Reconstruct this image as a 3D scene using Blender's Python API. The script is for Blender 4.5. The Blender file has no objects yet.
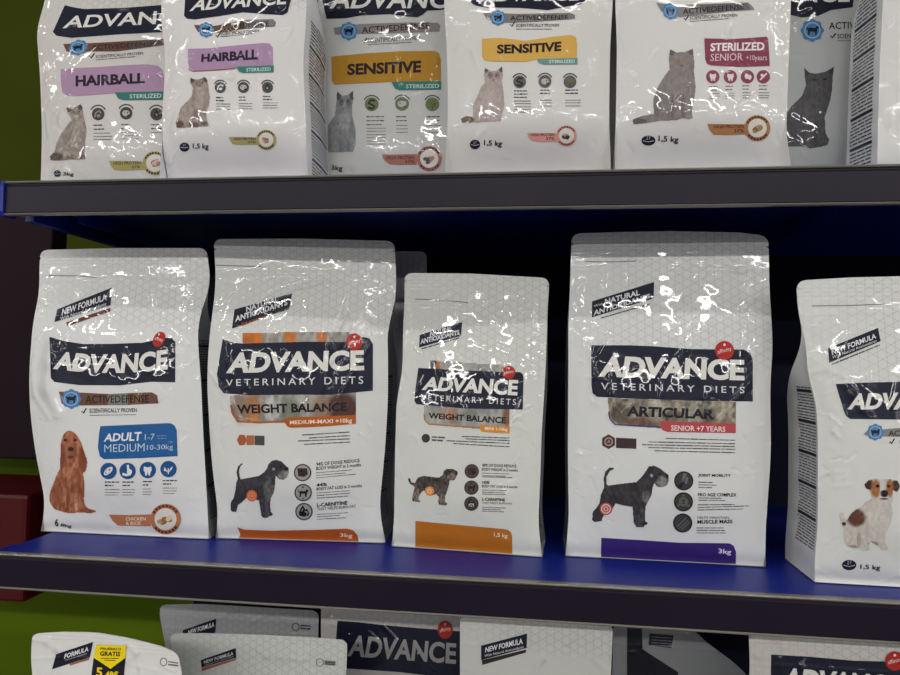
import bpy, bmesh, math, random
import numpy as np
from mathutils import Vector, Matrix

random.seed(7)
rng = np.random.RandomState(7)
SC = bpy.context.scene
COL = SC.collection

# ---------------------------------------------------------------- camera, world, lights, exposure
CAM = np.array([0.0377, -0.7078, 0.2293])
YAW, PITCH, ROLL, FPX = 0.1186, 0.0414, 0.0157, 650.0


def cam_axes(y, p, r):
    f = np.array([-math.sin(y) * math.cos(p), math.cos(y) * math.cos(p), math.sin(p)])
    a = np.array([math.cos(y), math.sin(y), 0.0])
    u = np.cross(a, f)
    return math.cos(r) * a + math.sin(r) * u, -math.sin(r) * a + math.cos(r) * u, f


RT, UP, FW = cam_axes(YAW, PITCH, ROLL)
cd = bpy.data.cameras.new('camera')
cd.sensor_fit = 'HORIZONTAL'
cd.sensor_width = 36.0
cd.lens = 36.0 * FPX / 900.0
cd.clip_start = 0.02
cam = bpy.data.objects.new('camera', cd)
COL.objects.link(cam)
cam.matrix_world = Matrix(((RT[0], UP[0], -FW[0], CAM[0]), (RT[1], UP[1], -FW[1], CAM[1]),
                           (RT[2], UP[2], -FW[2], CAM[2]), (0, 0, 0, 1)))
SC.camera = cam

SC.view_settings.view_transform = 'Standard'
SC.view_settings.look = 'None'
SC.view_settings.gamma = 1.0
SC.view_settings.use_curve_mapping = False
SC.view_settings.exposure = -0.04
SC.cycles.use_denoising = True
SC.cycles.max_bounces = 6

wd = bpy.data.worlds.new('world')
SC.world = wd
wd.use_nodes = True
wd.node_tree.nodes['Background'].inputs[0].default_value = (0.95, 0.97, 1.0, 1)
wd.node_tree.nodes['Background'].inputs[1].default_value = 0.42


def tube_light(name, x, y, z, sx, sy, power, col=(1, 0.98, 0.95)):
    ld = bpy.data.lights.new(name, 'AREA')
    ld.shape = 'RECTANGLE'
    ld.size, ld.size_y = sx, sy
    ld.energy = power
    ld.color = col
    o = bpy.data.objects.new(name, ld)
    o.location = (x, y, z)
    d = Vector((0, 0.2, 0.1)) - Vector((x, y, z))
    o.rotation_euler = (0.0, 0.0, 0.0) if y > -2.5 else (math.radians(40 if y > -6 else 60), 0, 0)
    COL.objects.link(o)
    return o


# rows of fluorescent tubes on the shop ceiling, running along the aisle
for x in (-6.0, -4.3, -2.6, -0.9, 0.8, 2.5, 4.2, 5.9):
    tube_light('ceiling_tube', x, -1.5, 2.0, 1.25, 0.05, 7.5)
for x in np.arange(-12.0, 12.1, 1.7):
    tube_light('ceiling_tube', x, -4.6, 2.0, 1.3, 0.08, 22)
for x in np.arange(-15.0, 15.1, 2.5):
    tube_light('ceiling_tube', x, -8.6, 2.0, 2.0, 0.06, 20)  # unseen far row, added so the film creases catch highlights

# ---------------------------------------------------------------- small helpers


def lin(c):
    out = []
    for v in c[:3]:
        v = v / 255.0
        out.append(v / 12.92 if v <= 0.04045 else ((v + 0.055) / 1.055) ** 2.4)
    return tuple(out)


def rays(px, py):
    px = np.asarray(px, float)
    py = np.asarray(py, float)
    return FW[None, :] + RT[None, :] * ((px - 450) / FPX)[:, None] - UP[None, :] * ((py - 337.5) / FPX)[:, None]


def on_z(x, y, z):
    d = rays([x], [y])[0]
    return CAM + d * (z - CAM[2]) / d[2]


def on_y(x, y, yy):
    d = rays([x], [y])[0]
    return CAM + d * (yy - CAM[1]) / d[1]


def crop(ox, oy, s):
    """points measured in an enlarged detail of the photograph -> photograph pixels"""
    return lambda *pts: [(ox + p[0] / s, oy + p[1] / s) for p in pts]


def hash2(ix, iy, seed):
    n = np.sin(ix * 127.1 + iy * 311.7 + seed * 74.7) * 43758.5453
    return n - np.floor(n)


def vnoise(x, y, seed):
    ix, iy = np.floor(x), np.floor(y)
    fx, fy = x - ix, y - iy
    fx = fx * fx * fx * (fx * (fx * 6 - 15) + 10)
    fy = fy * fy * fy * (fy * (fy * 6 - 15) + 10)
    a, b = hash2(ix, iy, seed), hash2(ix + 1, iy, seed)
    c, d = hash2(ix, iy + 1, seed), hash2(ix + 1, iy + 1, seed)
    return (a + (b - a) * fx) * (1 - fy) + (c + (d - c) * fx) * fy - 0.5


def fbm(x, y, seed, n=3):
    r = 0
    for i in range(n):
        r = r + vnoise(x * 2 ** i, y * 2 ** i, seed + i * 3.3) / 2 ** i
    return r


def sstep(a, b, x):
    t = np.clip((x - a) / (b - a), 0, 1)
    return t * t * (3 - 2 * t)


# ---------------------------------------------------------------- materials
MATS = {}


def node_mat(name):
    m = bpy.data.materials.new(name)
    m.use_nodes = True
    nt = m.node_tree
    return m, nt, nt.nodes['Principled BSDF']


def film(name, c, picture=False, lattice=False, soft=True, rough=0.5, coat=0.6):
    """glossy printed bag film: crinkled by a fine bump whose strength comes with the mesh"""
    key = (name, c, picture, lattice, soft, rough, coat)
    if key in MATS:
        return MATS[key]
    m, nt, b = node_mat(name)
    N, L = nt.nodes, nt.links
    b.inputs['Roughness'].default_value = rough
    b.inputs['Coat Weight'].default_value = coat
    b.inputs['Coat Roughness'].default_value = 0.035
    b.inputs['Specular IOR Level'].default_value = 0.12
    b.inputs['Base Color'].default_value = lin(c) + (1,)
    if picture:
        a = N.new('ShaderNodeAttribute')
        a.attribute_name = 'Col'
        L.new(a.outputs['Color'], b.inputs['Base Color'])
    tc = N.new('ShaderNodeTexCoord')
    if lattice:
        sep = N.new('ShaderNodeSeparateXYZ')
        L.new(tc.outputs['Object'], sep.inputs[0])
        tot = None

        def mth(op, a, bb=None, cc=None):
            n = N.new('ShaderNodeMath')
            n.operation = op
            for i, v in enumerate((a, bb, cc)):
                if v is None:
                    continue
                if isinstance(v, (int, float)):
                    n.inputs[i].default_value = v
                else:
                    L.new(v, n.inputs[i])
            return n.outputs[0]
        p = 0.0105 * 0.866
        for ang in (0, 60, 120):
            ca, sa = math.cos(math.radians(ang)) / p, math.sin(math.radians(ang)) / p
            v = mth('ADD', mth('MULTIPLY', sep.outputs[0], ca), mth('MULTIPLY', sep.outputs[2], sa))
            d = mth('ABSOLUTE', mth('SUBTRACT', mth('FRACT', v), 0.5))
            ln = mth('SUBTRACT', 1.0, mth('DIVIDE', d, 0.075))
            ln = mth('MAXIMUM', ln, 0.0)
            tot = ln if tot is None else mth('ADD', tot, ln)
        dots = mth('MAXIMUM', mth('SUBTRACT', tot, 1.55), 0.0)
        ink = mth('ADD', mth('MULTIPLY', mth('MINIMUM', tot, 1.0), 0.26), mth('MULTIPLY', dots, 0.8))
        at = N.new('ShaderNodeAttribute')
        at.attribute_name = 'lattice'
        ink = mth('MULTIPLY', ink, at.outputs['Fac'])
        mx = N.new('ShaderNodeMix')
        mx.data_type = 'RGBA'
        L.new(ink, mx.inputs[0])
        mx.inputs[6].default_value = lin(c) + (1,)
        mx.inputs[7].default_value = lin((70, 66, 66)) + (1,)
        L.new(mx.outputs[2], b.inputs['Base Color'])
    nz = N.new('ShaderNodeTexNoise')
    nz.noise_type = 'RIDGED_MULTIFRACTAL'
    nz.inputs['Scale'].default_value = 75
    nz.inputs['Detail'].default_value = 3.0
    L.new(tc.outputs['Object'], nz.inputs['Vector'])
    cr = N.new('ShaderNodeAttribute')
    cr.attribute_name = 'crinkle'
    bp = N.new('ShaderNodeBump')
    bp.inputs['Distance'].default_value = 0.0022
    L.new(cr.outputs['Fac'], bp.inputs['Strength'])
    L.new(nz.outputs[0], bp.inputs['Height'])
    L.new(bp.outputs[0], b.inputs['Coat Normal'])
    an = N.new('ShaderNodeAttribute')
    an.attribute_name = 'soft_normal'
    vt = N.new('ShaderNodeVectorTransform')
    vt.vector_type, vt.convert_from, vt.convert_to = 'NORMAL', 'OBJECT', 'WORLD'
    L.new(an.outputs['Vector'], vt.inputs[0])
    if soft:
        L.new(vt.outputs[0], b.inputs['Normal'])
    MATS[key] = m
    return m


def plain(name, c, rough=0.5, spec=0.5, metal=0.0, noise=0.0, scale=30, coat=0.0, bump=0.0):
    if name in MATS:
        return MATS[name]
    m, nt, b = node_mat(name)
    N, L = nt.nodes, nt.links
    b.inputs['Roughness'].default_value = rough
    b.inputs['Metallic'].default_value = metal
    b.inputs['Specular IOR Level'].default_value = spec
    b.inputs['Coat Weight'].default_value = coat
    tc = N.new('ShaderNodeTexCoord')
    nz = N.new('ShaderNodeTexNoise')
    nz.inputs['Scale'].default_value = scale
    nz.inputs['Detail'].default_value = 4
    L.new(tc.outputs['Object'], nz.inputs['Vector'])
    mx = N.new('ShaderNodeMix')
    mx.data_type = 'RGBA'
    L.new(nz.outputs[0], mx.inputs[0])
    a = np.array(lin(c))
    mx.inputs[6].default_value = tuple(a * (1 - noise)) + (1,)
    mx.inputs[7].default_value = tuple(np.minimum(a * (1 + noise), 1)) + (1,)
    L.new(mx.outputs[2], b.inputs['Base Color'])
    if bump:
        bp = N.new('ShaderNodeBump')
        bp.inputs['Distance'].default_value = bump
        bp.inputs['Strength'].default_value = 0.5
        L.new(nz.outputs[0], bp.inputs['Height'])
        L.new(bp.outputs[0], b.inputs['Normal'])
    MATS[name] = m
    return m


# ---------------------------------------------------------------- objects
def link(name, me, parent=None, mat=None):
    o = bpy.data.objects.new(name, me)
    COL.objects.link(o)
    if parent is not None:
        o.parent = parent
    if mat is not None:
        me.materials.append(mat)
    return o


def empty(name, loc, rz, label, cat, group=None):
    o = bpy.data.objects.new(name, None)
    o.empty_display_size = 0.02
    o.location = loc
    o.rotation_euler = (0, 0, rz)
    COL.objects.link(o)
    o['label'] = label
    o['category'] = cat
    if group:
        o['group'] = group
    return o


def box_bm(bm, x0, x1, y0, y1, z0, z1):
    vs = [bm.verts.new((x, y, z)) for x in (x0, x1) for y in (y0, y1) for z in (z0, z1)]
    for f in ((0, 1, 3, 2), (4, 6, 7, 5), (0, 4, 5, 1), (2, 3, 7, 6), (0, 2, 6, 4), (1, 5, 7, 3)):
        bm.faces.new([vs[i] for i in f])


def box(name, x0, x1, y0, y1, z0, z1, mat, parent=None, bevel=0.0):
    bm = bmesh.new()
    box_bm(bm, x0, x1, y0, y1, z0, z1)
    if bevel:
        bmesh.ops.bevel(bm, geom=bm.edges[:], offset=bevel, segments=2, affect='EDGES', profile=0.5)
    bmesh.ops.recalc_face_normals(bm, faces=bm.faces[:])
    me = bpy.data.meshes.new(name)
    bm.to_mesh(me)
    bm.free()
    return link(name, me, parent, mat)


def extrude_x(name, prof, x0, x1, mat, parent=None):
    """profile (y, z) swept along the shelf"""
    n = len(prof)
    v = [(x0, p[0], p[1]) for p in prof] + [(x1, p[0], p[1]) for p in prof]
    f = [(i, (i + 1) % n, n + (i + 1) % n, n + i) for i in range(n)]
    f += [tuple(range(n))[::-1], tuple(range(n, 2 * n))]
    me = bpy.data.meshes.new(name)
    me.from_pydata(v, [], f)
    bm = bmesh.new()
    bm.from_mesh(me)
    bmesh.ops.recalc_face_normals(bm, faces=bm.faces[:])
    bm.to_mesh(me)
    bm.free()
    return link(name, me, parent, mat)


# ---------------------------------------------------------------- text outlines (built-in font), cached
TEXTS = {}


def text_mesh(s, bold, res, spacing=1.0):
    key = (s, bold, res, spacing)
    if key not in TEXTS:
        cu = bpy.data.curves.new('letters', 'FONT')
        cu.body = s
        cu.offset = bold
        cu.space_character = spacing
        cu.resolution_u = res
        ob = bpy.data.objects.new('letters', cu)
        me = bpy.data.meshes.new_from_object(ob)
        v = np.array([q.co[:2] for q in me.vertices])
        f = [tuple(p.vertices) for p in me.polygons]
        lo, hi = v.min(0), v.max(0)
        v = (v - lo) / (hi - lo)
        bpy.data.objects.remove(ob)
        bpy.data.curves.remove(cu)
        bpy.data.meshes.remove(me)
        TEXTS[key] = (v, f)
    return TEXTS[key]


def cut_grid(verts, faces, step):
    """2-D mesh cut along a grid so that it can follow a curved surface"""
    bm = bmesh.new()
    vs = [bm.verts.new((p[0], p[1], 0)) for p in verts]
    for f in faces:
        if len(set(f)) >= 3:
            try:
                bm.faces.new([vs[i] for i in f])
            except ValueError:
                pass
    lo = np.min(verts, 0)
    hi = np.max(verts, 0)
    for ax in (0, 1):
        n = int((hi[ax] - lo[ax]) / step)
        for k in range(1, n + 1):
            c = lo[ax] + (hi[ax] - lo[ax]) * k / (n + 1)
            co = (c, 0, 0) if ax == 0 else (0, c, 0)
            no = (1, 0, 0) if ax == 0 else (0, 1, 0)
            bmesh.ops.bisect_plane(bm, geom=bm.verts[:] + bm.edges[:] + bm.faces[:], dist=1e-5, plane_co=co, plane_no=no)
    bm.verts.index_update()
    v = np.array([q.co[:2] for q in bm.verts])
    f = [tuple(q.index for q in p.verts) for p in bm.faces]
    bm.free()
    return v, f


def inside(poly, x, y):
    r = np.zeros(x.shape, bool)
    n = len(poly)
    j = n - 1
    for i in range(n):
        xi, yi = poly[i]
        xj, yj = poly[j]
        if yi != yj:
            c = ((yi > y) != (yj > y)) & (x < (xj - xi) * (y - yi) / (yj - yi) + xi)
            r ^= c
        j = i
    return r


def smooth_poly(p, n=2):
    """corner-cutting (Chaikin) for organic outlines"""
    p = [np.array(q, float) for q in p]
    for _ in range(n):
        o = []
        for i in range(len(p)):
            a, b = p[i], p[(i + 1) % len(p)]
            o += [a * 0.75 + b * 0.25, a * 0.25 + b * 0.75]
        p = o
    return [tuple(q) for q in p]


# ---------------------------------------------------------------- the bag
NAVY = (31, 33, 56)
WHITE = (232, 232, 230)
INK = (38, 38, 46)
GREY = (120, 120, 122)
BAGS = []


class Bag:
    def __init__(s, label, deck, group, y=None, baseL=None, baseR=None, L=(), R=(), top=None, ht=None, lean=0.02,
                 thick=0.085, bulge=0.016, tint=(226, 226, 225), gus=(0.86, 0.55), seal=0.028, seed=1, step=0.002,
                 creases=(), nrand=70, crink=0.35, lat=None, gtint=None, name='pet_food_bag', pinch=0.012, notch=True,
                 cor=0.010, spark=0.6, tuck=(0.005, 0.011)):
        s.seed, s.bulge, s.thick, s.gus, s.step, s.pinch = seed, bulge, thick, gus, step, pinch
        s.R = np.random.RandomState(seed)
        s.lat, s.crink, s.tint, s.tuck = lat, crink, tint, tuck
        if y is None:
            a, b = on_z(*baseL, deck), on_z(*baseR, deck)
        else:
            a = on_y(*baseL, y)
            b = on_y(*baseR, y)
        yaw = math.atan2(b[1] - a[1], b[0] - a[0])
        s.org = np.array([(a[0] + b[0]) / 2, (a[1] + b[1]) / 2, deck + 0.0006])
        s.yaw = yaw
        c_, s_ = math.cos(-yaw), math.sin(-yaw)
        s.rot = np.array([[c_, -s_, 0], [s_, c_, 0], [0, 0, 1]])
        s.C = s.rot @ (CAM - s.org)
        s.k = lean
        s.root = empty(name, tuple(s.org), yaw, label, 'bag', group)
        plane = lambda pts: s._plane(np.array(pts, float))
        Lp, Rp = plane(L), plane(R)
        Lp = Lp[np.argsort(Lp[:, 1])]
        Rp = Rp[np.argsort(Rp[:, 1])]
        if top is not None:
            tp = plane(top)
            tp = tp[np.argsort(tp[:, 0])]
            s.tx, s.tz = tp[:, 0], tp[:, 1]
        else:
            s.tx, s.tz = np.array([0.0]), np.array([ht])
        s.H = float(s.tz.max())
        zz = np.linspace(0, s.H, 90)

        def curve(P):
            x = np.interp(zz, P[:, 1], P[:, 0])
            w = 5
            xp = np.concatenate([[x[0]] * w, x, [x[-1]] * w])
            return np.convolve(xp, np.ones(2 * w + 1) / (2 * w + 1), 'valid')
        s.zz, s.lx, s.rx = zz, curve(Lp), curve(Rp)
        s.seal_v = 1 - seal / s.H
        s.cor, s.notch = cor, notch
        # creases: explicit ones (pixels) and small random crinkles near the side edges
        A, B, W, G = [], [], [], []
        s.creases = None
        for pts, w, h in creases:
            xz = s.xz(pts)
            for i in range(len(xz) - 1):
                A.append(xz[i]); B.append(xz[i + 1]); W.append(w * 1.7); G.append(h * 1.15)
        for _ in range(nrand):
            z = s.R.uniform(0.03, s.H - 0.03)
            l, r = np.interp(z, zz, s.lx), np.interp(z, zz, s.rx)
            u = s.R.choice([s.R.beta(1.2, 6), 1 - s.R.beta(1.2, 6), s.R.uniform(0.1, 0.9)], p=[0.42, 0.42, 0.16])
            p = np.array([l + (r - l) * u, z])
            an = s.R.choice([s.R.uniform(0.1, 1.2), s.R.uniform(1.9, 3.0)])
            ln = s.R.uniform(0.004, 0.016)
            A.append(p); B.append(p + ln * np.array([math.cos(an), math.sin(an)]))
            W.append(s.R.uniform(0.0013, 0.0024)); G.append(s.R.choice([-1, 1]) * s.R.uniform(0.35, 1.0) * spark * 0.002)
        s.creases = (np.array(A), np.array(B), np.array(W), np.array(G)) if A else None
        s._build(gtint)
        BAGS.append(s)

    # --- geometry of the front
    def _plane(s, pts):
        d = rays(pts[:, 0], pts[:, 1]) @ s.rot.T
        t = (s.k * s.C[2] - s.C[1]) / (d[:, 1] - s.k * d[:, 2])
        p = s.C[None, :] + d * t[:, None]
        return p[:, [0, 2]]

    def sides(s, z):
        return np.interp(z, s.zz, s.lx), np.interp(z, s.zz, s.rx)

    def depth(s, x, z, fine=0.0):
        l, r = s.sides(z)
        u = np.clip((x - l) / (r - l), 0, 1)
        zt = np.interp(x, s.tx, s.tz)
        v = np.clip(z / zt, 0, 1)
        side = 1 - np.abs(2 * u - 1) ** 2.6
        prof = (0.10 + 0.90 * sstep(0, 0.22, v)) * (1 - sstep(0.45, s.seal_v, v))
        y = s.k * z - s.bulge * side * prof + s.tuck[0] * np.exp(-(z / s.tuck[1]) ** 2)
        env = side * (1 - 0.9 * sstep(s.seal_v - 0.06, s.seal_v, v)) * sstep(0, 0.05, v)
        y = y - 0.0015 * fbm(x * 22 + 3, z * 16, s.seed) * env
        edge = (np.exp(-(u / 0.10) ** 2) + np.exp(-((1 - u) / 0.10) ** 2)) * (1 - sstep(s.seal_v - 0.1, s.seal_v, v))
        y = y - 0.0011 * fbm(x * 70, z * 42, s.seed + 11, 2) * edge * np.minimum(1, np.minimum(u, 1 - u) / 0.03)
        if fine:
            y0 = y
            y = y - 0.0006 * fbm(x * 60, z * 60, s.seed + 5, 2) * (0.25 + 0.8 * edge)
            bl = np.exp(-(v / 0.24) ** 2)
            y = y - 0.0019 * fbm(x * 50 + z * 40, z * 34, s.seed + 8, 2) * bl
            if s.creases is not None:
                A, B, W, G = s.creases
                P = np.stack([x, z], -1)
                d = B - A
                ap = P[:, None, :] - A[None]
                t = np.clip((ap * d[None]).sum(-1) / np.maximum((d * d).sum(-1), 1e-12)[None], 0, 1)
                q = ap - t[..., None] * d[None]
                dist2 = (q * q).sum(-1)
                y = y - (G[None] * np.exp(-dist2 / (W * W)[None])).sum(-1)
            sv = sstep(s.seal_v - 0.004, s.seal_v + 0.004, v)
            y = y - 0.00022 * np.sin(z * 2 * math.pi / 0.0045) * sv - 0.0007 * fbm(x * 60, z * 30, s.seed + 2, 2) * sv
            y = y - 0.0009 * np.exp(-((v - (s.seal_v - 0.055)) / 0.007) ** 2)
            y = y0 + (y - y0) * fine
        return y

    def normal(s, x, z, fine=1.0):
        e = 0.0004
        fx = (s.depth(x + e, z, fine) - s.depth(x - e, z, fine)) / (2 * e)
        fz = (s.depth(x, z + e, fine) - s.depth(x, z - e, fine)) / (2 * e)
        n = np.stack([fx, -np.ones_like(fx), fz], -1)
        return n / np.linalg.norm(n, axis=-1, keepdims=True)

    def crk(s, x, z):
        l, r = s.sides(z)
        u = np.clip((x - l) / (r - l), 0, 1)
        e = np.exp(-(u / 0.14) ** 2) + np.exp(-((1 - u) / 0.14) ** 2)
        blot = sstep(0.05, 0.35, fbm(x * 14, z * 14, s.seed + 21, 2))
        return s.crink * (0.04 + 1.5 * e * blot + 0.08 * blot)

    def xz(s, pts):
        """photograph pixels -> (x, z) on the bag's front"""
        pts = np.array(pts, float)
        d = rays(pts[:, 0], pts[:, 1]) @ s.rot.T
        p = s._plane(pts)
        for _ in range(10):
            y = s.depth(p[:, 0], p[:, 1])
            t = (y - s.C[1]) / d[:, 1]
            q = s.C[None, :] + d * t[:, None]
            p = q[:, [0, 2]]
        return p

    def _mesh(s, name, x, z, off, faces, parent, mat, cols=None, lattice=False):
        z = np.maximum(z, 0.0009) if off else z
        y = s.depth(x, z) - off
        me = bpy.data.meshes.new(name)
        fa = []
        for f in faces:
            a = 0.0
            for i in range(len(f)):
                j = f[(i + 1) % len(f)]
                a += x[f[i]] * z[j] - x[j] * z[f[i]]
            fa.append(f if a > 0 else f[::-1])
        me.from_pydata(np.stack([x, y, z], -1).tolist(), [], fa)
        me.polygons.foreach_set('use_smooth', [True] * len(me.polygons))
        a = me.attributes.new('crinkle', 'FLOAT', 'POINT')
        a.data.foreach_set('value', s.crk(x, z).astype(np.float32))
        if lattice:
            zt = np.interp(x, s.tx, s.tz)
            v = z / zt
            l, r = s.sides(z)
            u = (x - l) / (r - l)
            if s.lat is None:
                m = np.zeros_like(x)
            else:
                m = sstep(s.lat - 0.03, s.lat + 0.03, v + 0.07 * (u - 0.5) + 0.05 * fbm(x * 12, z * 12, s.seed + 40, 1)) * (0.35 + 0.65 * sstep(0.05, 0.45, u + 0.3 * fbm(x * 9, z * 9, s.seed + 50, 1)))
            a = me.attributes.new('lattice', 'FLOAT', 'POINT')
            a.data.foreach_set('value', m.astype(np.float32))
        if cols is not None:
            a = me.color_attributes.new('Col', 'FLOAT_COLOR', 'POINT')
            a.data.foreach_set('color', np.concatenate([cols, np.ones((len(cols), 1))], 1).astype(np.float32).ravel())
        a = me.attributes.new('soft_normal', 'FLOAT_VECTOR', 'POINT')
        a.data.foreach_set('vector', s.normal(x, z, 0.28).astype(np.float32).ravel())
        me.normals_split_custom_set_from_vertices(s.normal(x, z).tolist())
        return link(name, me, parent, mat)

    def _grid(s, nu, vs, inset=None):
        """grid over the front: returns x, z, faces"""
        u = np.linspace(0, 1, nu)
        X, Z = [], []
        for v in vs:
            l, r = s.sides(v * s.H)
            i = inset(v) if inset else 0.0
            x = l + i + (r - l - 2 * i) * u
            X.append(x)
            Z.append(v * np.interp(x, s.tx, s.tz))
        n = len(vs)
        F = [(j * nu + i, j * nu + i + 1, (j + 1) * nu + i + 1, (j + 1) * nu + i) for j in range(n - 1) for i in range(nu - 1)]
        return np.concatenate(X), np.concatenate(Z), F

    def _build(s, gtint):
        W = float(s.rx.mean() - s.lx.mean())
        nu = max(12, int(W / s.step))
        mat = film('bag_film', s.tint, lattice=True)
        x, z, F = s._grid(nu, np.linspace(0, s.seal_v, int(s.H * s.seal_v / s.step)))
        s.front = s._mesh('front_panel', x, z, 0.0, F, s.root, mat, lattice=True)

        def inset(v):
            zt = v * s.H
            d = s.H - zt
            i = 0.0
            if d < s.cor:
                i = s.cor - math.sqrt(max(0, s.cor ** 2 - (s.cor - d) ** 2))
            zn = s.seal_v * s.H + 0.0105
            if s.notch and abs(zt - zn) < 0.0016:
                i = max(i, 0.004 * (1 - abs(zt - zn) / 0.0016))
            return i
        vs = np.linspace(s.seal_v, 1, max(8, int((1 - s.seal_v) * s.H / 0.0008)))
        x, z, F = s._grid(max(12, nu // 2), vs, inset)
        s.seal = s._mesh('top_seal', x, z, 0.0, F, s.root, mat, lattice=True)
        # back panel, closing underneath, and the two gussets
        g1, g0 = s.gus
        tk = lambda v: s.thick * (1 - sstep(g0, g1, v)) + 0.0012
        gm = film('gusset_film', gtint or s.tint, soft=False)  # tint carries shade: grey in narrow gaps, pale on open sides

        def simple(name, rows, mt, par):
            nr, nc = len(rows), len(rows[0])
            me = bpy.data.meshes.new(name)
            me.from_pydata([p for r in rows for p in r], [], [(j * nc + i, j * nc + i + 1, (j + 1) * nc + i + 1, (j + 1) * nc + i) for j in range(nr - 1) for i in range(nc - 1)])
            me.polygons.foreach_set('use_smooth', [True] * len(me.polygons))
            a = me.attributes.new('crinkle', 'FLOAT', 'POINT')
            a.data.foreach_set('value', np.full(len(me.vertices), 0.25 * s.crink, np.float32))
            return link(name, me, par, mt)
        rows = []
        for t in (0.0, 0.33, 0.66):
            l, r = s.sides(0)
            rows.append([(l + (r - l) * i / 11, s.thick * t, 0.0004) for i in range(12)])
        for v in np.linspace(0, 1, 40):
            l, r = s.sides(v * s.H)
            i_ = inset(v)
            rw = []
            for i in range(12):
                x = l + i_ + (r - l - 2 * i_) * i / 11
                zz = v * float(np.interp(x, s.tx, s.tz))
                rw.append((x, s.k * zz + tk(v) + 0.006 * math.sin(math.pi * i / 11) * (1 - v) * (v > 0), max(zz, 0.0004)))
            rows.append(rw)
        simple('back_panel', [[p for p in r] for r in rows], gm, s.root)
        s.gpt = {}
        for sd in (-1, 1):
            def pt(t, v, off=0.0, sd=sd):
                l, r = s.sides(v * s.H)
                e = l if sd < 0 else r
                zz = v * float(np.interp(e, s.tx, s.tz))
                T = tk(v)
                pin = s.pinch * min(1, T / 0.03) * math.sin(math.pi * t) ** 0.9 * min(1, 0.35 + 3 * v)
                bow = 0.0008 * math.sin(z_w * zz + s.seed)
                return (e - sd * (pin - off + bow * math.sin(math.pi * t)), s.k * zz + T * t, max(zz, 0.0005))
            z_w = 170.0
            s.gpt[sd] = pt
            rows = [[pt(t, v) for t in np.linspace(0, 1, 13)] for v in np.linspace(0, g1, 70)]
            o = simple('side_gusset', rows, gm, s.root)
            if sd < 0:
                s.gl = o
            else:
                s.gr = o

    # --- printed artwork (thin layers lying on the film)
    def decal(s, name, verts, faces, col, layer=1, parent=None, picture=None, rough=0.42):
        p = s.xz(verts)
        if max(col) < 216:
            col = tuple(int(q * 0.87) for q in col)
        mat = film('print_' + ('picture' if picture is not None else '%02x%02x%02x' % tuple(col)), tuple(col), picture=picture is not None, rough=rough)
        return s._mesh(name, p[:, 0], p[:, 1], 0.00022 * layer, faces, parent or s.root, mat, cols=picture)

    def poly(s, name, pts, col, layer=1, parent=None, round_=0, step=2.2):
        if round_:
            pts = smooth_poly(pts, round_)
        v, f = cut_grid(pts, [tuple(range(len(pts)))], step)
        return s.decal(name, v, f, col, layer, parent)

    def text(s, name, string, quad, col, layer=2, parent=None, bold=0.02, sag=0.0, step=3.0, res=2, spacing=1.0):
        v, f = text_mesh(string, bold, res, spacing)
        tl, tr, br, bl = [np.array(q, float) for q in quad]
        w = max(np.linalg.norm(tr - tl), 1)
        h = max(np.linalg.norm(bl - tl), 1)
        vv, f = cut_grid(v * [w, h], f, step)
        a, b = vv[:, :1] / w, vv[:, 1:] / h
        q = (bl * (1 - a) + br * a) * (1 - b) + (tl * (1 - a) + tr * a) * b
        q[:, 1] += sag * (1 - (2 * a[:, 0] - 1) ** 2)
        return s.decal(name, q, f, col, layer, parent)

    def disc(s, name, c, rx, ry, col, layer=1, parent=None, tilt=0, inner=0.0, n=28):
        ca, sa = math.cos(tilt), math.sin(tilt)
        v, f = [], []
        rings = (1.0, 0.5) if inner == 0 else (1.0, inner)
        for k in rings:
            for i in range(n):
                a = 2 * math.pi * i / n
                x, y = k * rx * math.cos(a), k * ry * math.sin(a)
                v.append((c[0] + x * ca - y * sa, c[1] + x * sa + y * ca))
        f = [(i, (i + 1) % n, n + (i + 1) % n, n + i) for i in range(n)]
        if inner == 0:
            v.append(tuple(c))
            f += [(n + i, n + (i + 1) % n, 2 * n) for i in range(n)]
        return s.decal(name, v, f, col, layer, parent)

    def lines(s, name, rows, th, col, layer=2, parent=None, word=(4, 13), gap=0.6):
        v, f = [], []
        for x0, y0, x1, y1 in rows:
            L_ = math.hypot(x1 - x0, y1 - y0)
            p = 0.0
            while p < L_ - 0.5:
                q = min(L_, p + s.R.uniform(*word))
                a0, a1 = p / L_, q / L_
                t = th * s.R.uniform(0.6, 0.9) / 2
                b = len(v)
                for a, sg in ((a0, -1), (a1, -1), (a1, 1), (a0, 1)):
                    v.append((x0 + (x1 - x0) * a, y0 + (y1 - y0) * a + sg * t))
                f.append((b, b + 1, b + 2, b + 3))
                p = q + gap
        o = s.decal(name, v, f, col, layer, parent)
        o['kind'] = 'stuff'
        return o

    def picture(s, name, outline, colf, layer=2, parent=None, d=0.62, round_=2):
        o = smooth_poly(outline, round_) if round_ else outline
        lo, hi = np.min(o, 0), np.max(o, 0)
        nx, ny = int((hi[0] - lo[0]) / d) + 2, int((hi[1] - lo[1]) / d) + 2
        xs, ys = lo[0] + d * np.arange(nx), lo[1] + d * np.arange(ny)
        cx, cy = np.meshgrid(xs[:-1] + d / 2, ys[:-1] + d / 2)
        m = inside(o, cx, cy)
        idx, v, f = {}, [], []

        def vi(i, j):
            if (i, j) not in idx:
                idx[(i, j)] = len(v)
                v.append((xs[i], ys[j]))
            return idx[(i, j)]
        for j in range(ny - 1):
            for i in np.nonzero(m[j])[0]:
                f.append((vi(i, j), vi(i + 1, j), vi(i + 1, j + 1), vi(i, j + 1)))
        v = np.array(v)
        c = colf(v[:, 0], v[:, 1])
        c = np.clip(c * 0.9, 0, 255) / 255.0
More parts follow.
